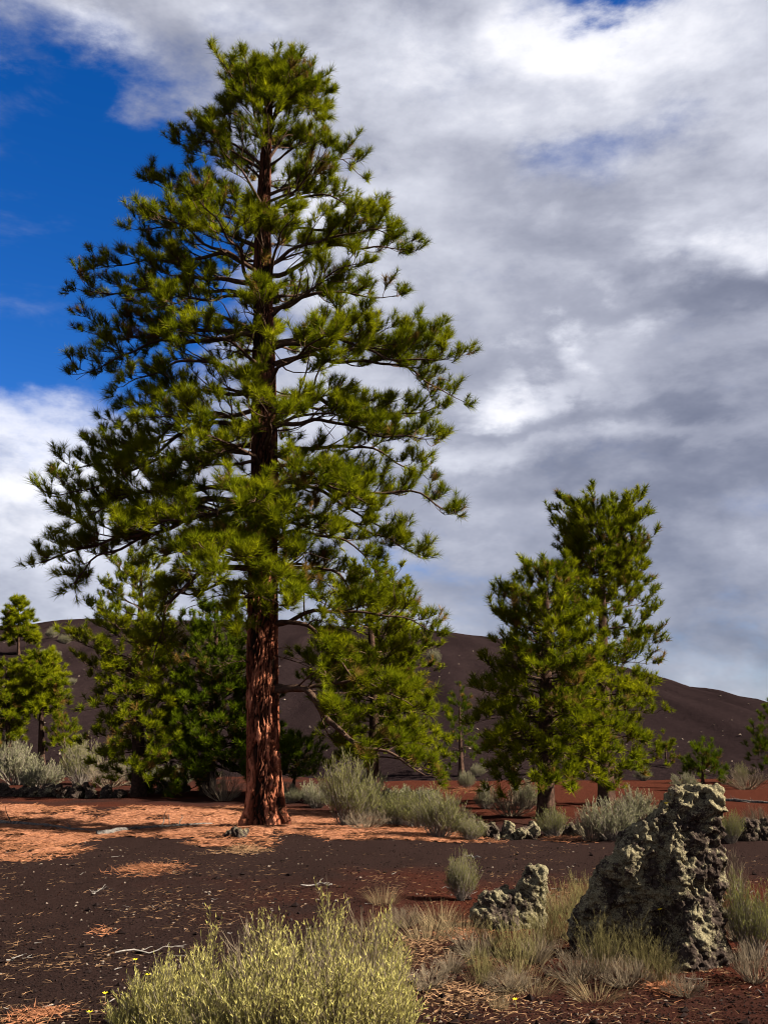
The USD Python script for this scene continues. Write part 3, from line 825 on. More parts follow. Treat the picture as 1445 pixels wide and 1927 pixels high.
parts = [
    [sph(1258, 1522, .0, .08), sph(1165, 1622, .05, .09), sph(1105, 1715, .2, .09), sph(1100, 1800, .25, .1), sph(1335, 1520, .02, .07), sph(1330, 1780, .0, .12), sph(1200, 1800, .1, .12)],
    [sph(1288, 1500, 0, .06), sph(1330, 1498, .05, .08), sph(1262, 1545, -.02, .08), sph(1342, 1590, .0, .07), sph(1235, 1640, .12, .12), sph(1335, 1690, .0, .10), sph(1300, 1850, -.05, .18), sph(1350, 1850, .1, .08), sph(1215, 1820, .2, .14)],
    [sph(1255, 1530, .05, .07), sph(1195, 1580, .1, .08), sph(1155, 1635, .12, .08), sph(1112, 1695, .2, .08), sph(1095, 1760, .25, .12), sph(1240, 1700, .1, .12), sph(1160, 1820, .3, .15), sph(1250, 1830, .1, .12)],
    [sph(1310, 1700, -.12, .09), sph(1352, 1740, -.05, .07), sph(1345, 1850, -.1, .12), sph(1285, 1850, -.22, .12), sph(1290, 1760, -.18, .07)],
    [sph(1335, 1500, .0, .09), sph(1270, 1500, .05, .08), sph(1352, 1520, -.05, .055), sph(1340, 1590, .0, .08), sph(1260, 1580, .0, .1)],
]
t, v, nrm, B_, rid, pits, lump, fine = rock(parts, 0.011, 0.1, 41)
xr = (v[:, 0] - v[:, 0].min()) / np.ptp(v[:, 0])
warp = meshkit.fbm(v * 2.6, 4, 71) - 0.5
crag = np.clip((xr + warp * 0.5 - 0.50) / 0.25, 0.40, 1)
hzr = np.clip(v[:, 2] / 1.3, 0, 1)
v2 = v + nrm * (B_ * 0.09 + (meshkit.fbm(v * 9.0, 4, 75) - 0.5) * 0.09 + crag * (lump * 0.045 - pits * 0.045 - (1 - rid) * 0.045 + 0.01) + fine * 0.033)[:, None]
rk = thing('lava_rock', 'big upright lava rock crusted with pale lichen, craggy black right side', 'rock', rb)
wx, wz = xr + warp * 0.55, hzr + (meshkit.fbm(v * 3.1, 4, 72) - 0.5) * 0.5
lich = np.clip(0.74 - 0.30 * np.clip((wx - 0.55) / 0.25, 0, 1) * np.clip((0.95 - wz) / 0.25, 0, 1) + 0.22 * np.clip((wz - 0.75) / 0.2, 0, 1) - 0.28 * np.clip((0.40 - wz) / 0.2, 0, 1), 0, 1.1)
# lower front toe is lichened again
lich = np.maximum(lich, 0.75 * np.exp(-(((v[:, 2] - 0.28) / 0.25) ** 2 + ((xr - 0.78) / 0.16) ** 2)))
ROCK = v2 + rb
obj('rock_body', (v2, np.array(t.faces)), LAVA, rk, smooth=True, lichen=lich)

sb = ground(960, 1752)
def sph2(px, py, dy, r):
    p = at(px, py, sb[1] + 0.15 + dy) - sb
    return (p[0], p[1], p[2], r)
t, v, nrm, B_, rid, pits, lump, fine = rock([
    [sph2(998, 1640, 0, .05), sph2(1018, 1645, .0, .05), sph2(972, 1690, .0, .07), sph2(1012, 1745, .0, .09), sph2(935, 1748, .05, .08)]], 0.012, 0.1, 43)
rk = thing('lava_rock', 'small upright lava stone bright with lichen, left of the big rock', 'rock', sb)
obj('rock_body', (v + nrm * (B_ * 0.10 + lump * 0.025 - pits * 0.03 + fine * 0.03)[:, None], np.array(t.faces)), LAVA, rk, smooth=True, lichen=np.full(len(v), 0.80))
t, v, nrm, B_, rid, pits, lump, fine = rock([
    [sph2(908, 1692, 0, .045), sph2(955, 1680, .05, .05), sph2(975, 1695, .0, .06), sph2(900, 1725, -.02, .06), sph2(960, 1745, -.05, .08), sph2(910, 1745, 0, .06)]], 0.012, 0.1, 44)
rk = thing('lava_rock', 'low dark lava stone with lichened rim at the foot of the small upright stone', 'rock', sb)
obj('rock_body', (v + nrm * (B_ * 0.10 + lump * 0.03 - pits * 0.05 + fine * 0.03)[:, None], np.array(t.faces)), LAVA, rk, smooth=True, lichen=np.clip(0.25 + v[:, 2] * 1.6, 0, 0.8))


def outcrop(px, py, wpx, hpx, seed, label, lichen=0.7):
    b = ground(px, py)
    s = 1 / ppm(b)
    rg = np.random.default_rng(seed)
    w, h = wpx * s, hpx * s
    parts = []
    for k in range(5):
        x = (k / 4 - 0.5) * w * 0.8
        parts.append([(x + rg.uniform(-.08, .08) * w, rg.uniform(-.15, .25), h * rg.uniform(.05, .75), h * rg.uniform(.18, .35)) for _ in range(4)] + [(x, 0, 0, h * 0.3)])
    t, v, nrm, B_, rid, pits, lump, fine = rock(parts, max(0.022, 1.6 * s), .1, seed)
    o = thing('lava_outcrop', label, 'rock', b)
    obj('rock_body', (v + nrm * (B_ * 0.5 * h + lump * .12 * h - pits * .16 * h + fine * 0.1 * h)[:, None], np.array(t.faces)), LAVA_LOW, o, smooth=True, lichen=np.full(len(v), lichen))


outcrop(955, 1580, 120, 36, 51, 'low jagged lava ridge on the ground left of the short pine trunk', 0.8)
outcrop(1065, 1574, 70, 24, 52, 'small flat lava slab between the short pine trunk and the pale bush', 0.9)
outcrop(60, 1500, 130, 28, 53, 'dark lava bank under the sage at the left edge', 0.45)
outcrop(170, 1502, 130, 26, 54, 'dark lava bank with grey crust under the young pointed pine', 0.5)
outcrop(300, 1494, 110, 26, 55, 'shaded lava hump behind the bank of orange needles', 0.7)
outcrop(1425, 1580, 70, 40, 56, 'dark lava lump at the right edge behind the big rock', 0.4)
outcrop(760, 1512, 130, 26, 57, 'shaded lava ledge behind the shrubs right of the thick trunk', 0.6)


# ---------------------------------------------------------------- shrubs and grass (class prims, one Xform per plant)
def shrub_parts(rg, w, h, stems, subs, leaves, leaf_len, leaf_w, upright=0.5, low=0.35, stem_r=0.006, lean=0.25):
    """A dome of stems; returns stems mesh and leaf mesh."""
    a = rg.uniform(0, 2 * PI, stems)
    rr = np.sqrt(rg.uniform(0, 1, stems))
    tipx, tipy = rr * np.cos(a) * w / 2, rr * np.sin(a) * w / 2
    lobe = 0.55 + 0.95 * meshkit.noise(np.stack([tipx * 3.2 / w, tipy * 3.2 / w, np.zeros(stems)], -1) + rg.uniform(0, 50, 3), 3)
    tipz = h * np.sqrt(np.clip(1 - (rr * (1 - 0.35 * upright)) ** 2, 0.05, 1)) * rg.uniform(0.5, 1.1, stems) * np.clip(lobe, 0.5, 1.15)
    base = np.stack([tipx * 0.22, tipy * 0.22, np.full(stems, -0.02)], 1) + rg.normal(size=(stems, 3)) * [0.02, 0.02, 0]
    tip = np.stack([tipx, tipy, tipz], 1)
    mid = base * 0.45 + tip * 0.55
    mid[:, :2] += (tip[:, :2] - base[:, :2]) * (0.18 - 0.36 * upright * 0.5) + rg.normal(size=(stems, 2)) * 0.04 * h
    u = np.linspace(0, 1, 5)[None, :, None]
    C = (1 - u) ** 2 * base[:, None] + 2 * u * (1 - u) * mid[:, None] + u ** 2 * tip[:, None]
    C[:, 1:4] += rg.normal(size=(stems, 3, 3)) * 0.018 * h
    parts = [tubes(C, np.linspace(stem_r, stem_r * 0.3, 5)[None] * rg.uniform(0.6, 1.4, (stems, 1)), 3)]
    # side shoots
    N = stems * subs
    si = np.repeat(np.arange(stems), subs)
    f = rg.uniform(low, 0.98, N)
    k = np.minimum((f * 4).astype(int), 3)
    p0 = C[si, k] + (C[si, k + 1] - C[si, k]) * (f * 4 - k)[:, None]
    d0 = norm(C[si, k + 1] - C[si, k])
    d = norm(d0 + norm(rg.normal(size=(N, 3))) * 0.75 + np.array([0, 0, 0.25 + 0.5 * upright]))
    L = h * rg.uniform(0.12, 0.30, N)
    E = p0[:, None] + d[:, None] * L[:, None, None] * np.linspace(0, 1, 3)[None, :, None]
    E[:, 2] += np.array([0, 0, 0.12]) * L[:, None]
    parts.append(tubes(E, np.array([stem_r * 0.45, stem_r * 0.35, stem_r * 0.2])[None] * np.ones((N, 1)), 3))
    # leaves along shoots
    M = N * leaves
    li = np.repeat(np.arange(N), leaves)
    g_ = rg.uniform(0.1, 1.05, M)
    b = E[li, 0] + (E[li, 2] - E[li, 0]) * g_[:, None]
    dl = norm(d[li] + norm(rg.normal(size=(M, 3))) * 0.85 + [0, 0, 0.2 + 0.2 * upright])
    lv = blades(b, dl, leaf_len * rg.uniform(0.6, 1.2, M), leaf_w * rg.uniform(0.7, 1.2, M), rg)
    return join(parts), lv


def grass_parts(rg, w, h, n, width, curl=0.3, basew=0.25):
    a = rg.uniform(0, 2 * PI, n)
    r = np.sqrt(rg.uniform(0, 1, n))
    out = np.stack([np.cos(a), np.sin(a), np.zeros(n)], 1)
    base = out * (r * w / 2 * basew)[:, None]
    base[:, 2] = -0.01
    L = h * rg.uniform(0.55, 1.08, n)
    tilt = r * 0.55 + rg.normal(size=n) * 0.10
    d = norm(out * np.sin(tilt)[:, None] + np.array([0, 0, 1.0]) * np.cos(tilt)[:, None] + rg.normal(size=(n, 3)) * 0.08)
    u = np.linspace(0, 1, 4)
    C = base[:, None] + d[:, None] * (L[:, None] * u)[..., None] + out[:, None] * ((curl * L * r * rg.uniform(0, 1.2, n))[:, None] * u ** 2)[..., None]
    C[:, :, 2] -= (curl * 0.5 * L * r)[:, None] * u ** 2.5
    side = norm(np.cross(d, norm(rg.normal(size=(n, 3))))) * (width / 2)
    wd = np.array([1, 0.9, 0.6, 0.08])
    V = np.stack([C - side[:, None] * wd[:, None], C + side[:, None] * wd[:, None]], 2).reshape(n, 8, 3)
    f = np.array([[0, 1, 3], [0, 3, 2], [2, 3, 5], [2, 5, 4], [4, 5, 7], [4, 7, 6]])
    return V.reshape(-1, 3), (f[None] + (np.arange(n) * 8)[:, None, None]).reshape(-1, 3)


protos = {}


def proto(key, *pieces):
    c = stage.CreateClassPrim('/World/plant_' + key)
    for nm, mesh, mat in pieces:
        usdkit.mesh(stage, f'/World/plant_{key}/{nm}', mesh, mat)
    protos[key] = c.GetPath()


for k in range(3):
    rg = np.random.default_rng(200 + k)
    s_, l_ = shrub_parts(rg, 1.0, 0.62, 130, 7, 9, 0.045, 0.012, 0.45)
    proto(f'sage_{"abc"[k]}', ('stems', s_, WOODY), ('foliage', l_, SAGE))
    s_, l_ = shrub_parts(rg, 0.85, 0.85, 150, 7, 8, 0.055, 0.008, 0.9, stem_r=0.005)
    proto(f'rabbit_{"abc"[k]}', ('stems', s_, WOODY), ('foliage', l_, RABBIT))
    s_, l_ = shrub_parts(rg, 1.1, 0.6, 75, 8, 2, 0.05, 0.006, 0.3)
    proto(f'dead_{"abc"[k]}', ('stems', s_, GREYTWIG), ('foliage', l_, GREYTWIG))
    s_, l_ = shrub_parts(rg, 0.9, 0.85, 56, 6, 3, 0.06, 0.005, 0.8, low=0.25, stem_r=0.004)
    gr = grass_parts(rg, 0.95, 0.6, 100, 0.006, 0.4, 0.8)
    proto(f'broom_{"abc"[k]}', ('stems', s_, BROOM), ('foliage', l_, BROOM), ('dry_blades', gr, STRAW))
    gr = grass_parts(rg, 1.0, 0.65, 200, 0.006, 0.45, 0.8)
    proto(f'grass_{"abc"[k]}', ('blades', gr, STRAW))
    gr = grass_parts(rg, 1.2, 0.6, 420, 0.006, 0.8, 0.35)
    proto(f'bleached_{"abc"[k]}', ('blades', gr, GREYTWIG))
SIZE = dict(sage=(1.0, 0.66), rabbit=(0.85, 0.9), dead=(1.0, 0.64), broom=(0.8, 1.0), grass=(0.75, 0.7), bleached=(1.3, 0.5))
KIND = dict(sage=('sagebrush', 'shrub'), rabbit=('rabbitbrush', 'shrub'), dead=('dead_shrub', 'shrub'), broom=('broom_shrub', 'shrub'), grass=('grass_clump', 'grass'), bleached=('grass_clump', 'grass'))
seq = [0]


def plant(kind, px, py, wpx, hpx, label, where=ground):
    where = on_hill if py < 1476 else where
    b = where(px, py)
    s = 1 / ppm(b)
    k = seq[0] = seq[0] + 1
    w0, h0 = SIZE[kind]
    sxy, sz = wpx * s / w0, hpx * s / h0
    name, cat = KIND[kind]
    t = thing(name, label, cat, b, (k * 2.4) % 6.28 - 3.14, (sxy, sxy, sz))
    t.GetReferences().AddInternalReference(protos[f'{kind}_{"abc"[k % 3]}'])
    t.SetInstanceable(True)


P = plant
P('rabbit', 655, 1556, 115, 108, 'tall loose rabbitbrush standing just right of the thick orange trunk')
P('sage', 700, 1535, 110, 58, 'grey green sagebrush behind the tall loose rabbitbrush')
P('rabbit', 742, 1552, 110, 56, 'round olive shrub second to the right of the thick trunk')
P('rabbit', 825, 1578, 110, 76, 'olive rabbitbrush at the end of the orange litter strip')
P('sage', 780, 1528, 110, 46, 'hazy grey sagebrush in the gap behind the olive rabbitbrush')
P('rabbit', 887, 1583, 58, 40, 'small yellow green shrub left of the jagged lava ridge')
P('sage', 915, 1524, 46, 42, 'small grey sagebrush behind the jagged lava ridge')
P('dead', 962, 1536, 100, 50, 'grey leafless shrub left of the short pine trunk')
P('sage', 990, 1522, 60, 48, 'pale sagebrush touching the short pine trunk on its left')
P('rabbit', 1040, 1577, 64, 46, 'low green shrub at the foot of the short pine trunk')
P('dead', 1112, 1584, 70, 62, 'silvery twiggy shrub on the left edge of the pale bush by the big rock')
P('sage', 1148, 1582, 110, 68, 'pale broad bush just left of the big lava rock')
P('sage', 1195, 1552, 90, 58, 'pale sagebrush behind the left shoulder of the big lava rock')
P('rabbit', 1376, 1588, 54, 52, 'yellow green shrub right behind the big lava rock')
P('dead', 1424, 1562, 60, 46, 'dark grey shrub at the right edge level with the rock top')
P('dead', 1405, 1486, 90, 40, 'grey thicket below the dark pine at the right edge')
P('rabbit', 1396, 1480, 26, 38, 'bright green sprig left of the grey thicket at the right edge')
P('sage', 876, 1485, 36, 30, 'tiny pale sagebrush on the red ground beyond the olive rabbitbrush')
P('sage', 30, 1478, 100, 66, 'large pale sagebrush at the left edge below the small pines')
P('sage', 75, 1490, 84, 54, 'silvery sagebrush second from the left edge above the lava bank')
P('rabbit', 150, 1478, 80, 76, 'olive shrub between the sage and the young pointed pine')
P('dead', 205, 1482, 90, 56, 'grey twiggy shrub under the young pointed pine')
P('sage', 262, 1478, 80, 48, 'pale sagebrush in dappled light under the young pointed pine')
P('sage', 330, 1486, 70, 42, 'small pale sagebrush in front of the dark shaded pine')
P('dead', 420, 1508, 70, 58, 'dim twiggy shrub against the left side of the thick trunk')
P('sage', 595, 1520, 70, 48, 'dim sagebrush between the thick trunk and the tall rabbitbrush')
P('rabbit', 870, 1694, 66, 74, 'feathery green shrub at the left end of the low lava stones')
P('grass', 722, 1702, 50, 44, 'small dry tuft on red cinder behind the big front bush')
P('grass', 800, 1770, 90, 60, 'thin straw tuft right of the big front bush')
P('broom', 750, 1830, 60, 70, 'wispy green tuft at the right side of the big front bush')
P('grass', 870, 1760, 70, 55, 'straw coloured tuft below the feathery green shrub')
P('broom', 972, 1832, 100, 130, 'upright green and straw clump in front of the low lava stones')
P('bleached', 1012, 1812, 90, 62, 'bleached white grass tussock right of the upright clump')
P('broom', 1080, 1770, 110, 110, 'tall green clump at the left foot of the big lava rock')
P('broom', 1130, 1830, 100, 120, 'tall olive clump in front of the big rock, nearest its left foot')
P('broom', 1205, 1838, 90, 110, 'thin green clump leaning on the front of the big lava rock')
P('dead', 1085, 1850, 120, 60, 'purplish dry twigs below the tall olive clump')
P('dead', 1175, 1858, 110, 56, 'purplish dry twigs at the front foot of the big lava rock')
P('broom', 906, 1852, 64, 84, 'dark green and straw clump left of the bleached tussock')
P('dead', 890, 1800, 100, 46, 'low tangle of grey twigs between the straw tufts')
P('grass', 940, 1900, 30, 50, 'small yellow green tuft at the bottom edge')
P('grass', 1050, 1712, 60, 62, 'rust tinged grass between the small stones and the big rock')
P('dead', 1380, 1690, 60, 86, 'pale feathery dead shrub behind the right side of the big rock')
P('rabbit', 1415, 1800, 110, 130, 'grey green shrub at the right edge beside the big rock')
P('dead', 1420, 1850, 90, 80, 'grey twigs at the bottom right beside the big rock')
P('dead', 1385, 1770, 70, 60, 'bleached twigs against the right flank of the big rock')
P('grass', 700, 1760, 60, 50, 'faint straw tuft against the back right of the large front bush')
P('dead', 760, 1745, 80, 40, 'low grey twigs on red cinder behind the straw tufts')
P('grass', 830, 1745, 70, 60, 'rusty straw tuft left of the low lava stones')
P('broom', 920, 1790, 70, 70, 'short green wisps in front of the low dark lava stone')
P('broom', 1030, 1780, 80, 90, 'straggly green wisps in the gap between the stones and the big rock')
P('grass', 1000, 1868, 80, 50, 'dry straw tuft below the bleached tussock')
P('bleached', 850, 1830, 90, 40, 'flattened bleached grass on the straw mat')
P('dead', 800, 1862, 110, 44, 'low twiggy tangle at the lower right of the large front bush')
P('dead', 960, 1866, 100, 44, 'purplish twigs under the upright clump')
P('grass', 1120, 1880, 80, 40, 'short straw below the purplish twigs')
P('broom', 1245, 1850, 70, 80, 'sparse green stems at the front right foot of the big rock')
P('dead', 1290, 1875, 90, 40, 'grey twigs along the front edge of the big rock')
P('broom', 1100, 1720, 70, 90, 'green stems on the left shoulder of the big lava rock')
P('grass', 1170, 1790, 60, 80, 'thin straw stems before the shaded hollow of the big rock')
P('sage', 1290, 1490, 60, 30, 'pale sage seen just over the top of the big rock')
P('dead', 690, 1562, 90, 36, 'low grey twigs between the tall loose rabbitbrush and the round olive shrub')
P('rabbit', 782, 1560, 80, 52, 'low olive shrub between the round olive shrub and the litter end')
P('dead', 860, 1560, 80, 40, 'grey twigs filling the gap beside the small yellow green shrub')
P('sage', 545, 1512, 60, 36, 'low dim sagebrush at the right foot of the thick trunk')
P('sage', 690, 1500, 80, 50, 'hazy sagebrush in shade below the drooping limb')
P('dead', 850, 1545, 70, 44, 'grey shrub behind the olive rabbitbrush, level with the lava ridge')
P('sage', 15, 1440, 70, 50, 'pale sagebrush under the yellowish young pine')
for px, py, w, h, lab in [(818, 1250, 30, 26, 'lone pale round shrub on the hill between the tree groups'), (98, 1200, 26, 18, 'pale shrub high on the hill, upper of the cluster at left'), (122, 1212, 26, 18, 'pale shrub on the hill at left, just below the upper one'),
                          (82, 1232, 18, 10, 'small pale shrub low in the hill cluster at left'), (106, 1236, 22, 10, 'flat pale shrub lowest in the hill cluster at left'), (134, 1288, 20, 12, 'isolated pale shrub on the hill right of the small left pine'), (900, 1462, 30, 22, 'pale shrub on the red ground below the short pine'), (1210, 1470, 36, 24, 'dull shrub at the hill foot right of the tall open pine')]:
    plant('sage', px, py, w, h, lab, on_hill if py < 1440 else ground)

# the big front bush: built on its own
fb = ground(560, 1945)
rg = np.random.default_rng(300)
s0 = 1 / ppm(fb)
t = thing('rabbitbrush', 'large bright rabbitbrush filling the bottom centre of the picture', 'shrub', fb)
ws, ls = [], []
for (px, py, dy, wpx, hpx, n) in [(555, 1960, 0.0, 190, 155, 64), (385, 1945, 0.12, 105, 155, 42), (440, 1950, 0.05, 115, 130, 40), (490, 1945, 0.15, 105, 178, 44), (620, 1935, 0.25, 105, 202, 50), (690, 1945, 0.1, 105, 160, 48), (718, 1940, 0.2, 95, 184, 45), (570, 1930, 0.3, 105, 160, 38),
                                  (430, 1995, -0.2, 150, 140, 90), (520, 2000, -0.25, 160, 170, 90), (610, 2000, -0.25, 160, 180, 90), (700, 1990, -0.2, 160, 170, 90), (740, 1975, -0.1, 80, 150, 50)]:
    b = ground(px, py) - fb + np.array([0, dy, 0])
    a_, l_ = shrub_parts(rg, wpx * s0, hpx * s0 / 1.02, n, 10, 8, 0.028, 0.0058, 0.45, low=0.25, stem_r=0.0035)
    ws.append((a_[0] + b, a_[1]))
    ls.append((l_[0] + b, l_[1]))
for (px, py, wpx, hpx, n) in [(520, 1950, 380, 185, 120), (660, 1950, 220, 200, 80)]:
    a_, _ = shrub_parts(rg, wpx * s0, hpx * s0, n, 6, 1, 0.01, 0.001, 0.3, low=0.35, stem_r=0.0042)
    ws.append((a_[0] + ground(px, py) - fb, a_[1]))
obj('stems', join(ws), GREYTWIG, t)
obj('foliage', join(ls), FRONT, t)
fb2 = ground(315, 1960)
t = thing('rabbitbrush', 'lower yellow green rabbitbrush lobe at bottom left of the large front bush', 'shrub', fb2)
ws, ls = [], []
for (px, py, dy, wpx, hpx, n) in [(300, 1960, 0.0, 160, 115, 140), (370, 1950, 0.0, 120, 110, 90), (245, 1975, 0.0, 90, 80, 60)]:
    b = ground(px, py) - fb2
    a_, l_ = shrub_parts(rg, wpx * s0, hpx * s0, n, 9, 10, 0.024, 0.0042, 0.6, low=0.3, stem_r=0.003)
    ws.append((a_[0] + b, a_[1]))
    ls.append((l_[0] + b, l_[1]))
obj('stems', join(ws), WOODY, t)
obj('foliage', join(ls), FRONT, t)

# ---------------------------------------------------------------- needle litter
edge_px = [(-60, 1626), (60, 1622), (125, 1613), (140, 1592), (230, 1581), (330, 1584), (420, 1590), (490, 1590), (520, 1574), (600, 1577), (700, 1582), (830, 1588), (930, 1588),
           (930, 1572), (760, 1552), (640, 1532), (545, 1520), (450, 1522), (330, 1522), (200, 1528), (100, 1530), (-60, 1526)]  # back edge pulled forward left of the trunk; bare dark ground imitates shade
poly = Polygon([tuple(ground(*p)[:2]) for p in edge_px]).buffer(0)
minx, miny, maxx, maxy = poly.bounds
lx, ly = np.meshgrid(np.arange(minx - .5, maxx + .5, 0.06), np.arange(miny - .8, maxy + .8, 0.09), indexing='ij')


def inside(x, y, pl=poly):
    pt = shapely.points(x, y)
    d = shapely.distance(pt, pl.exterior)
    return np.where(shapely.contains(pl, pt), d, -d)


n_ = meshkit.fbm(np.stack([lx * 1.1, ly * 0.9, 0 * lx], -1), 4, 61) - 0.5
dd = inside(lx, ly) + n_ * 1.6 + (meshkit.fbm(np.stack([lx * 5, ly * 4, 0 * lx], -1), 3, 63) - 0.5) * 1.1 - 0.12
lz = hz(lx, ly) + 0.006 + np.clip(dd, 0, 0.4) * 0.05 + (meshkit.fbm(np.stack([lx * 5, ly * 5, 0 * lx], -1), 3, 62) - 0.5) * 0.03 * np.clip(dd * 4, 0, 1)
ok = (dd > 0) & (meshkit.fbm(np.stack([lx * 2.2, ly * 1.6, 0 * lx + 5], -1), 4, 64) < 0.60 + 0.1 * np.clip(dd, 0, 1))
nx_, ny_ = lx.shape
i, j = np.meshgrid(np.arange(nx_ - 1), np.arange(ny_ - 1), indexing='ij')
lq = np.stack([i * ny_ + j, (i + 1) * ny_ + j, (i + 1) * ny_ + j + 1, i * ny_ + j + 1], -1).reshape(-1, 4)
lq = lq[ok.ravel()[lq].all(1)]
lv_ = np.stack([lx, ly, lz], -1).reshape(-1, 3)
uq, inv = np.unique(lq, return_inverse=True)
tag(obj('needle_litter', (lv_[uq], inv.reshape(lq.shape)), LITTER_BED, smooth=True), kind='structure')


def flat_needles(x, y, rg, l0, w, mat_z=0.012):
    n = len(x)
    a = rg.uniform(0, 2 * PI, n)
    d = norm(np.stack([np.cos(a), np.sin(a), rg.normal(size=n) * 0.14 + 0.04], 1))
    b = np.stack([x, y, hz(x, y) + mat_z], 1)
    return blades(b, d, l0 * rg.uniform(0.6, 1.2, n), w, rg)


rg = np.random.default_rng(70)
cxs, cys = rg.uniform(minx - .5, maxx + .5, 90000), rg.uniform(miny - .6, maxy + .6, 90000)
dv = inside(cxs, cys) + (meshkit.fbm(np.stack([cxs * 1.1, cys * .9, 0 * cxs], -1), 4, 61) - 0.5) * 1.6
keep = rg.random(len(cxs)) < np.clip(0.5 + dv / 0.5, 0, 1) ** 2
tag(obj('fallen_needles', flat_needles(cxs[keep], cys[keep], rg, 0.17, 0.008, 0.02), LITTER), 'orange dry pine needles strewn over the ground under the pines', 'pine needles', kind='stuff')

# scattered needles and straw on the dark cinder: even in the picture
m = 3800
ppx, ppy = rg.uniform(-30, 1475, m), 1590 + 340 * rg.uniform(0, 1, m) ** 0.9
gp = np.array([ground(a, b) for a, b in zip(ppx, ppy)])
cl = meshkit.fbm(gp * [1.3, 1.3, 0], 3, 81)
kp = rg.random(m) < np.clip((cl - 0.40) * 4.0, 0.12, 1)
gp = gp[kp]
grp = np.repeat(gp, 3, 0) + rg.normal(size=(len(gp) * 3, 3)) * [0.06, 0.06, 0]
tag(obj('scattered_straw', flat_needles(grp[:, 0], grp[:, 1], rg, 0.075, 0.0035, 0.010), PALE), 'pale straw and single dry needles scattered over dark cinder', 'straw', kind='stuff')


def stones(x, y, size, rg, z0=0.0):
    n = len(x)
    o = np.array([[1, 0, 0], [-1, 0, 0], [0, 1, 0], [0, -1, 0], [0, 0, 1], [0, 0, -1]], float)
    f = np.array([[0, 2, 4], [2, 1, 4], [1, 3, 4], [3, 0, 4], [2, 0, 5], [1, 2, 5], [3, 1, 5], [0, 3, 5]])
    V = o[None] * rg.uniform(0.55, 1.25, (n, 6, 1)) + rg.normal(size=(n, 6, 3)) * 0.16
    V[..., 2] *= 0.65
    a = rg.uniform(0, 2 * PI, n)
    c, s = np.cos(a)[:, None], np.sin(a)[:, None]
    V = np.stack([V[..., 0] * c - V[..., 1] * s, V[..., 0] * s + V[..., 1] * c, V[..., 2]], -1) * size[:, None, None]
    V += np.stack([x, y, hz(x, y) + z0 + size * 0.25], -1)[:, None]
    return V.reshape(-1, 3), (f[None] + (np.arange(n) * 6)[:, None, None]).reshape(-1, 3)


def spread(n, y_lo, y_hi, rg):
    """Points even in the picture between two picture rows."""
    px, py = rg.uniform(-40, 1485, n), rg.uniform(y_lo, y_hi, n)
    a, b = (px - W / 2) / FPX, (H / 2 - py) / FPX
    dz = math.sin(PITCH) + b * math.cos(PITCH)
    tt = -EYE / dz
    return a * tt, (math.cos(PITCH) - b * math.sin(PITCH)) * tt


x, y = spread(30000, 1575, 1990, rg)
rd = redness(x, y)
isr = rg.random(len(x)) < rd
sz = rg.uniform(0.5, 1.0, len(x)) ** 2 * 0.0115 * np.sqrt(np.clip(y / 6, 0.7, 1.3))
tag(obj('cinder_gravel', stones(x[~isr], y[~isr], sz[~isr], rg), GRAVEL), 'black cinder gravel covering the flat ground', 'gravel', kind='stuff')
tag(obj('red_cinder_gravel', stones(x[isr], y[isr], sz[isr], rg), REDGRAVEL), 'rust red cinder gravel mixed into the flat ground', 'gravel', kind='stuff')
x, y = spread(420, 1590, 1960, rg)
tag(obj('cinder_lumps', stones(x, y, rg.uniform(0.3, 1.0, len(x)) ** 2 * 0.045, rg), GRAVEL), 'larger black cinder lumps among the gravel', 'stones', kind='stuff')
x, y = spread(80, 1575, 1960, rg)
a = rg.uniform(0, 2 * PI, len(x))
dv_ = np.stack([np.cos(a), np.sin(a), 0.1 * rg.random(len(x))], 1) * rg.uniform(0.03, 0.13, len(x))[:, None]
p_ = np.stack([x, y, hz(x, y) + 0.01], 1)
tag(obj('ground_twigs', tubes(np.stack([p_, p_ + dv_ * 0.5 + rg.normal(size=p_.shape) * 0.01, p_ + dv_], 1), np.array([0.004, 0.003, 0.0015])[None] * np.ones((len(x), 1)), 4), DEADWOOD), 'short broken twigs lying over the cinder', 'twigs', kind='stuff')
x, y = spread(2600, 1560, 1990, rg)
nn = meshkit.fbm(np.stack([x * 0.8, y * 0.8, 0 * x], -1), 3, 91)
kp = rg.random(len(x)) < np.clip((nn - 0.38) * 4, 0.1, 1)
x, y = x[kp], y[kp]
tag(obj('pale_pebbles', stones(x, y, rg.uniform(0.4, 1.0, len(x)) ** 2 * 0.015 * np.sqrt(np.clip(y / 6, 0.7, 2.6)), rg), PEBBLE), 'pale pebbles dotted over the dark cinder', 'pebbles', kind='stuff')
# pale specks on the hill
hp = []
for _ in range(420):
    px, py = rg.uniform(0, 1445), rg.uniform(1180, 1460)
    d = ray(px, py)
    q0 = on_hill(px, py)
    if q0[1] < 108 and abs(hill_z(q0[0], q0[1]) - q0[2]) < 0.08:
        hp.append(q0)
hp = np.array(hp)
st = stones(hp[:, 0], hp[:, 1], rg.uniform(0.3, 1, len(hp)) ** 3 * 0.15, rg)
st[0][:, 2] += np.repeat(hp[:, 2] - hz(hp[:, 0], hp[:, 1]), 6)
tag(obj('hill_stones', st, PEBBLE), 'pale specks of stone and grass on the dark hill', 'stones', kind='stuff')


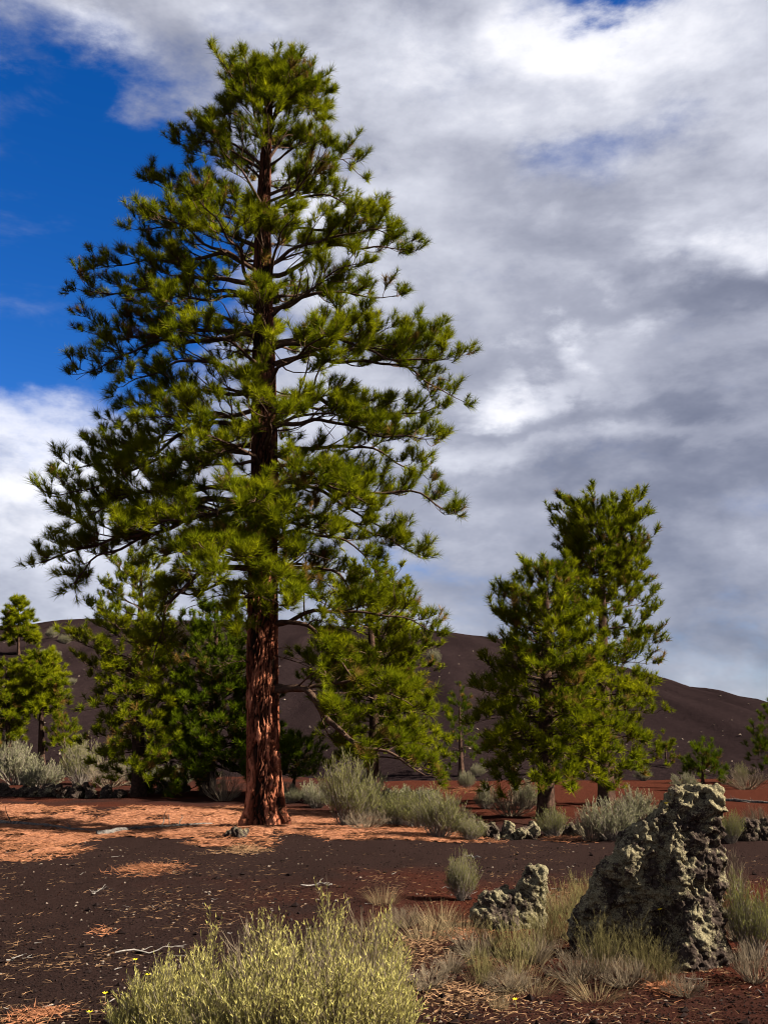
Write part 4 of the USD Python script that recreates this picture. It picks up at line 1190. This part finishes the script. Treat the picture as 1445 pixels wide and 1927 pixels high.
def clump(name, px, py, wpx, label, n, mat, l0=0.12):
    b = ground(px, py)
    s = wpx / ppm(b)
    rg = np.random.default_rng(int(px * 7 + py))
    x, y = b[0] + rg.normal(size=n) * s * 0.27, b[1] + rg.normal(size=n) * s * 0.40
    a = rg.uniform(0, 2 * PI, n)
    d = norm(np.stack([np.cos(a), np.sin(a) * 0.8, np.abs(rg.normal(size=n)) * 0.25], 1))
    h = 0.07 * s * np.exp(-((x - b[0]) / (s * .3)) ** 2 - ((y - b[1]) / (s * .4)) ** 2) * rg.uniform(0, 1, n)
    tag(obj(name, blades(np.stack([x, y, hz(x, y) + 0.008 + h], 1), d, l0 * rg.uniform(.6, 1.2, n), 0.007, rg), mat), label, 'pine needles', kind='stuff')


clump('needle_clump', 280, 1636, 100, 'long orange clump of dry needles alone on the dark cinder', 900, LITTER)
clump('needle_clump', 462, 1602, 90, 'pale straw clump in front of the thick trunk', 500, PALE)
clump('needle_clump', 1062, 1582, 90, 'orange patch of needles below the flat lava slab', 500, LITTER)
clump('needle_clump', 880, 1490, 90, 'orange needle patch on the red ground beyond the olive rabbitbrush', 400, LITTER, 0.2)
clump('needle_clump', 70, 1915, 100, 'orange needles at the bottom left corner', 420, LITTER, 0.08)
clump('needle_clump', 790, 1790, 150, 'pale orange straw mat right of the large front bush', 600, PALE, 0.06)
clump('needle_clump', 880, 1760, 110, 'orange straw mat below the feathery green shrub', 700, LITTER, 0.08)
clump('needle_clump', 860, 1880, 200, 'pale straw mat along the bottom right of the large front bush', 650, PALE, 0.06)
clump('needle_clump', 1250, 1862, 60, 'bright orange needles at the front foot of the big rock', 400, LITTER, 0.07)
clump('needle_clump', 355, 1862, 70, 'small pale needle star left of the large front bush', 160, PALE, 0.09)
clump('needle_clump', 190, 1757, 36, 'small orange needle tuft on the cinder at left', 60, LITTER, 0.09)


# ---------------------------------------------------------------- dead wood
def log(name, px0, py0, px1, py1, rpx_, label, seed, mat=LOGWOOD):
    a, b = ground(px0, py0), ground(px1, py1)
    rg = np.random.default_rng(seed)
    n = 60
    u = np.linspace(0, 1, n)[:, None]
    C = a + (b - a) * u
    C[:, 2] = hz(C[:, 0], C[:, 1])
    r = rpx_ / ppm(a) * (1 - 0.45 * u[:, 0])
    C[:, 2] += r * 0.55
    C[:, 1] += np.sin(u[:, 0] * 7 + seed) * 0.08
    V, F = tubes(C[None], r[None], 14)
    V = V + (meshkit.fbm(V * [3, 9, 9], 4, seed)[:, None] - 0.5) * [0, 1, 1] * r.mean() * 1.3
    caps = [np.arange(14), np.arange(14) + (n - 1) * 14]
    V = np.vstack([V, V[caps[0]].mean(0), V[caps[1]].mean(0)])
    k = len(V)
    cf = [[caps[0][(q_ + 1) % 14], caps[0][q_], k - 2] for q_ in range(14)] + [[caps[1][q_], caps[1][(q_ + 1) % 14], k - 1] for q_ in range(14)]
    t = thing(name, label, 'log', a)
    obj('log_body', (V - a, np.vstack([F, cf])), mat, t, smooth=True)
    tw, tr_ = [], []
    for _ in range(7):
        k = rg.integers(5, n - 5)
        d = norm(rg.normal(size=3) + [0, 0, 0.6])
        L = rg.uniform(0.15, 0.5)
        tw.append(C[k] - a + d * L * np.linspace(0, 1, 4)[:, None] + rg.normal(size=(4, 3)) * 0.015)
        tr_.append(np.linspace(0.012, 0.004, 4))
    for a_, b_ in zip(tw, tr_):
        obj('branch_stub', tubes(a_[None], b_[None], 5), mat, t, smooth=True)


log('fallen_log', -30, 1531, 210, 1541, 4.5, 'long grey fallen log at the left, lying in orange needles', 3)
log('fallen_log', 185, 1546, 400, 1553, 5.5, 'thicker grey fallen log between the left edge and the thick trunk', 4)
log('fallen_log', 1265, 1503, 1460, 1512, 4, 'thin dark log on the red ground right of the big rock top', 5)
outcrop(442, 1573, 42, 18, 58, 'small grey brown lump of rotten wood before the thick trunk', 0.12)


def twig(px0, py0, px1, py1, label, seed, r=0.007):
    a, b = ground(px0, py0), ground(px1, py1)
    rg = np.random.default_rng(seed)
    u = np.linspace(0, 1, 9)[:, None]
    C = a + (b - a) * u + rg.normal(size=(9, 3)) * [0.012, 0.03, 0]
    C[:, 2] = hz(C[:, 0], C[:, 1]) + 0.012 + 0.03 * np.abs(np.sin(u[:, 0] * 5 + seed))
    t = thing('dead_twig', label, 'twig', a)
    obj('stem', tubes((C - a)[None], np.linspace(r, r * 0.35, 9)[None], 5), DEADWOOD, t, smooth=True)
    L = np.linalg.norm(b - a)
    for k in (3, 4, 6, 7):
        d = norm(norm(b - a) + rg.normal(size=3) * [0.5, 0.9, 0.15] + [0, 0, 0.2])
        p = C[k] - a + d * L * rg.uniform(0.12, 0.28) * np.linspace(0, 1, 4)[:, None] + rg.normal(size=(4, 3)) * 0.008
        p[0] = C[k] - a
        obj('side_twig', tubes(p[None], np.linspace(r * 0.6, r * 0.25, 4)[None], 4), DEADWOOD, t, smooth=True)


twig(215, 1803, 345, 1790, 'long pale dead twig pointing at the left side of the large front bush', 7)
twig(570, 1672, 625, 1668, 'small forked dead twig on dark cinder behind the large front bush', 8, 0.009)
twig(12, 1815, 60, 1808, 'short pale twig near the left edge', 9, 0.005)
twig(880, 1616, 905, 1618, 'short white stick behind the feathery green shrub', 10, 0.014)
twig(170, 1690, 196, 1678, 'tiny pale stick standing out on the left cinder', 11, 0.008)

# ---------------------------------------------------------------- small yellow flowers
def on_rock(px, py):
    d = norm(ray(px, py))
    w = ROCK - np.array([0, 0, EYE])
    along = w @ d
    off = np.linalg.norm(w - along[:, None] * d, axis=1)
    return ROCK[np.argmin(along + 1000 * (off > 0.03))]


def flower(px, py, label, rock_=False, size=0.016):
    b = on_rock(px, py) - [0, 0.0, 0.045] if rock_ else ground(px, py)
    t = thing('yellow_flower', label, 'flower', b)
    rg = np.random.default_rng(int(px))
    for k in range(6):
        a = k * PI / 3 + rg.uniform(-.2, .2)
        d = np.array([math.cos(a), math.sin(a), 0.55])
        s = np.array([-math.sin(a), math.cos(a), 0]) * size * 0.42
        c = np.array([0, 0, 0.05])
        V = np.array([c, c + d * size * .6 - s, c + d * size * 1.25, c + d * size * .6 + s])
        obj('petal', (V, np.array([[0, 1, 2], [0, 2, 3]])), FLOWER, t)
    obj('stem', tubes(np.array([[[0, 0, -0.03], [0.004, 0, 0.02], [0, 0, 0.05]]]), np.full((1, 3), 0.002), 4), BROOM, t)


flower(254, 1822, 'yellow flower left of the large front bush, higher of two')
flower(277, 1852, 'yellow flower just above the lower rabbitbrush lobe')
flower(197, 1888, 'yellow flower on cinder at the bottom left')
flower(168, 1925, 'yellow flower at the bottom edge left of the rabbitbrush lobe')
flower(970, 1900, 'yellow flower at the bottom right below the straw mat')
flower(1244, 1722, 'bright yellow flower on the front face of the big lava rock', rock_=True, size=0.022)
flower(1234, 1506, 'yellow flower left on the upper shoulder of the big lava rock', rock_=True)
flower(1252, 1509, 'yellow flower right on the upper shoulder of the big lava rock', rock_=True)
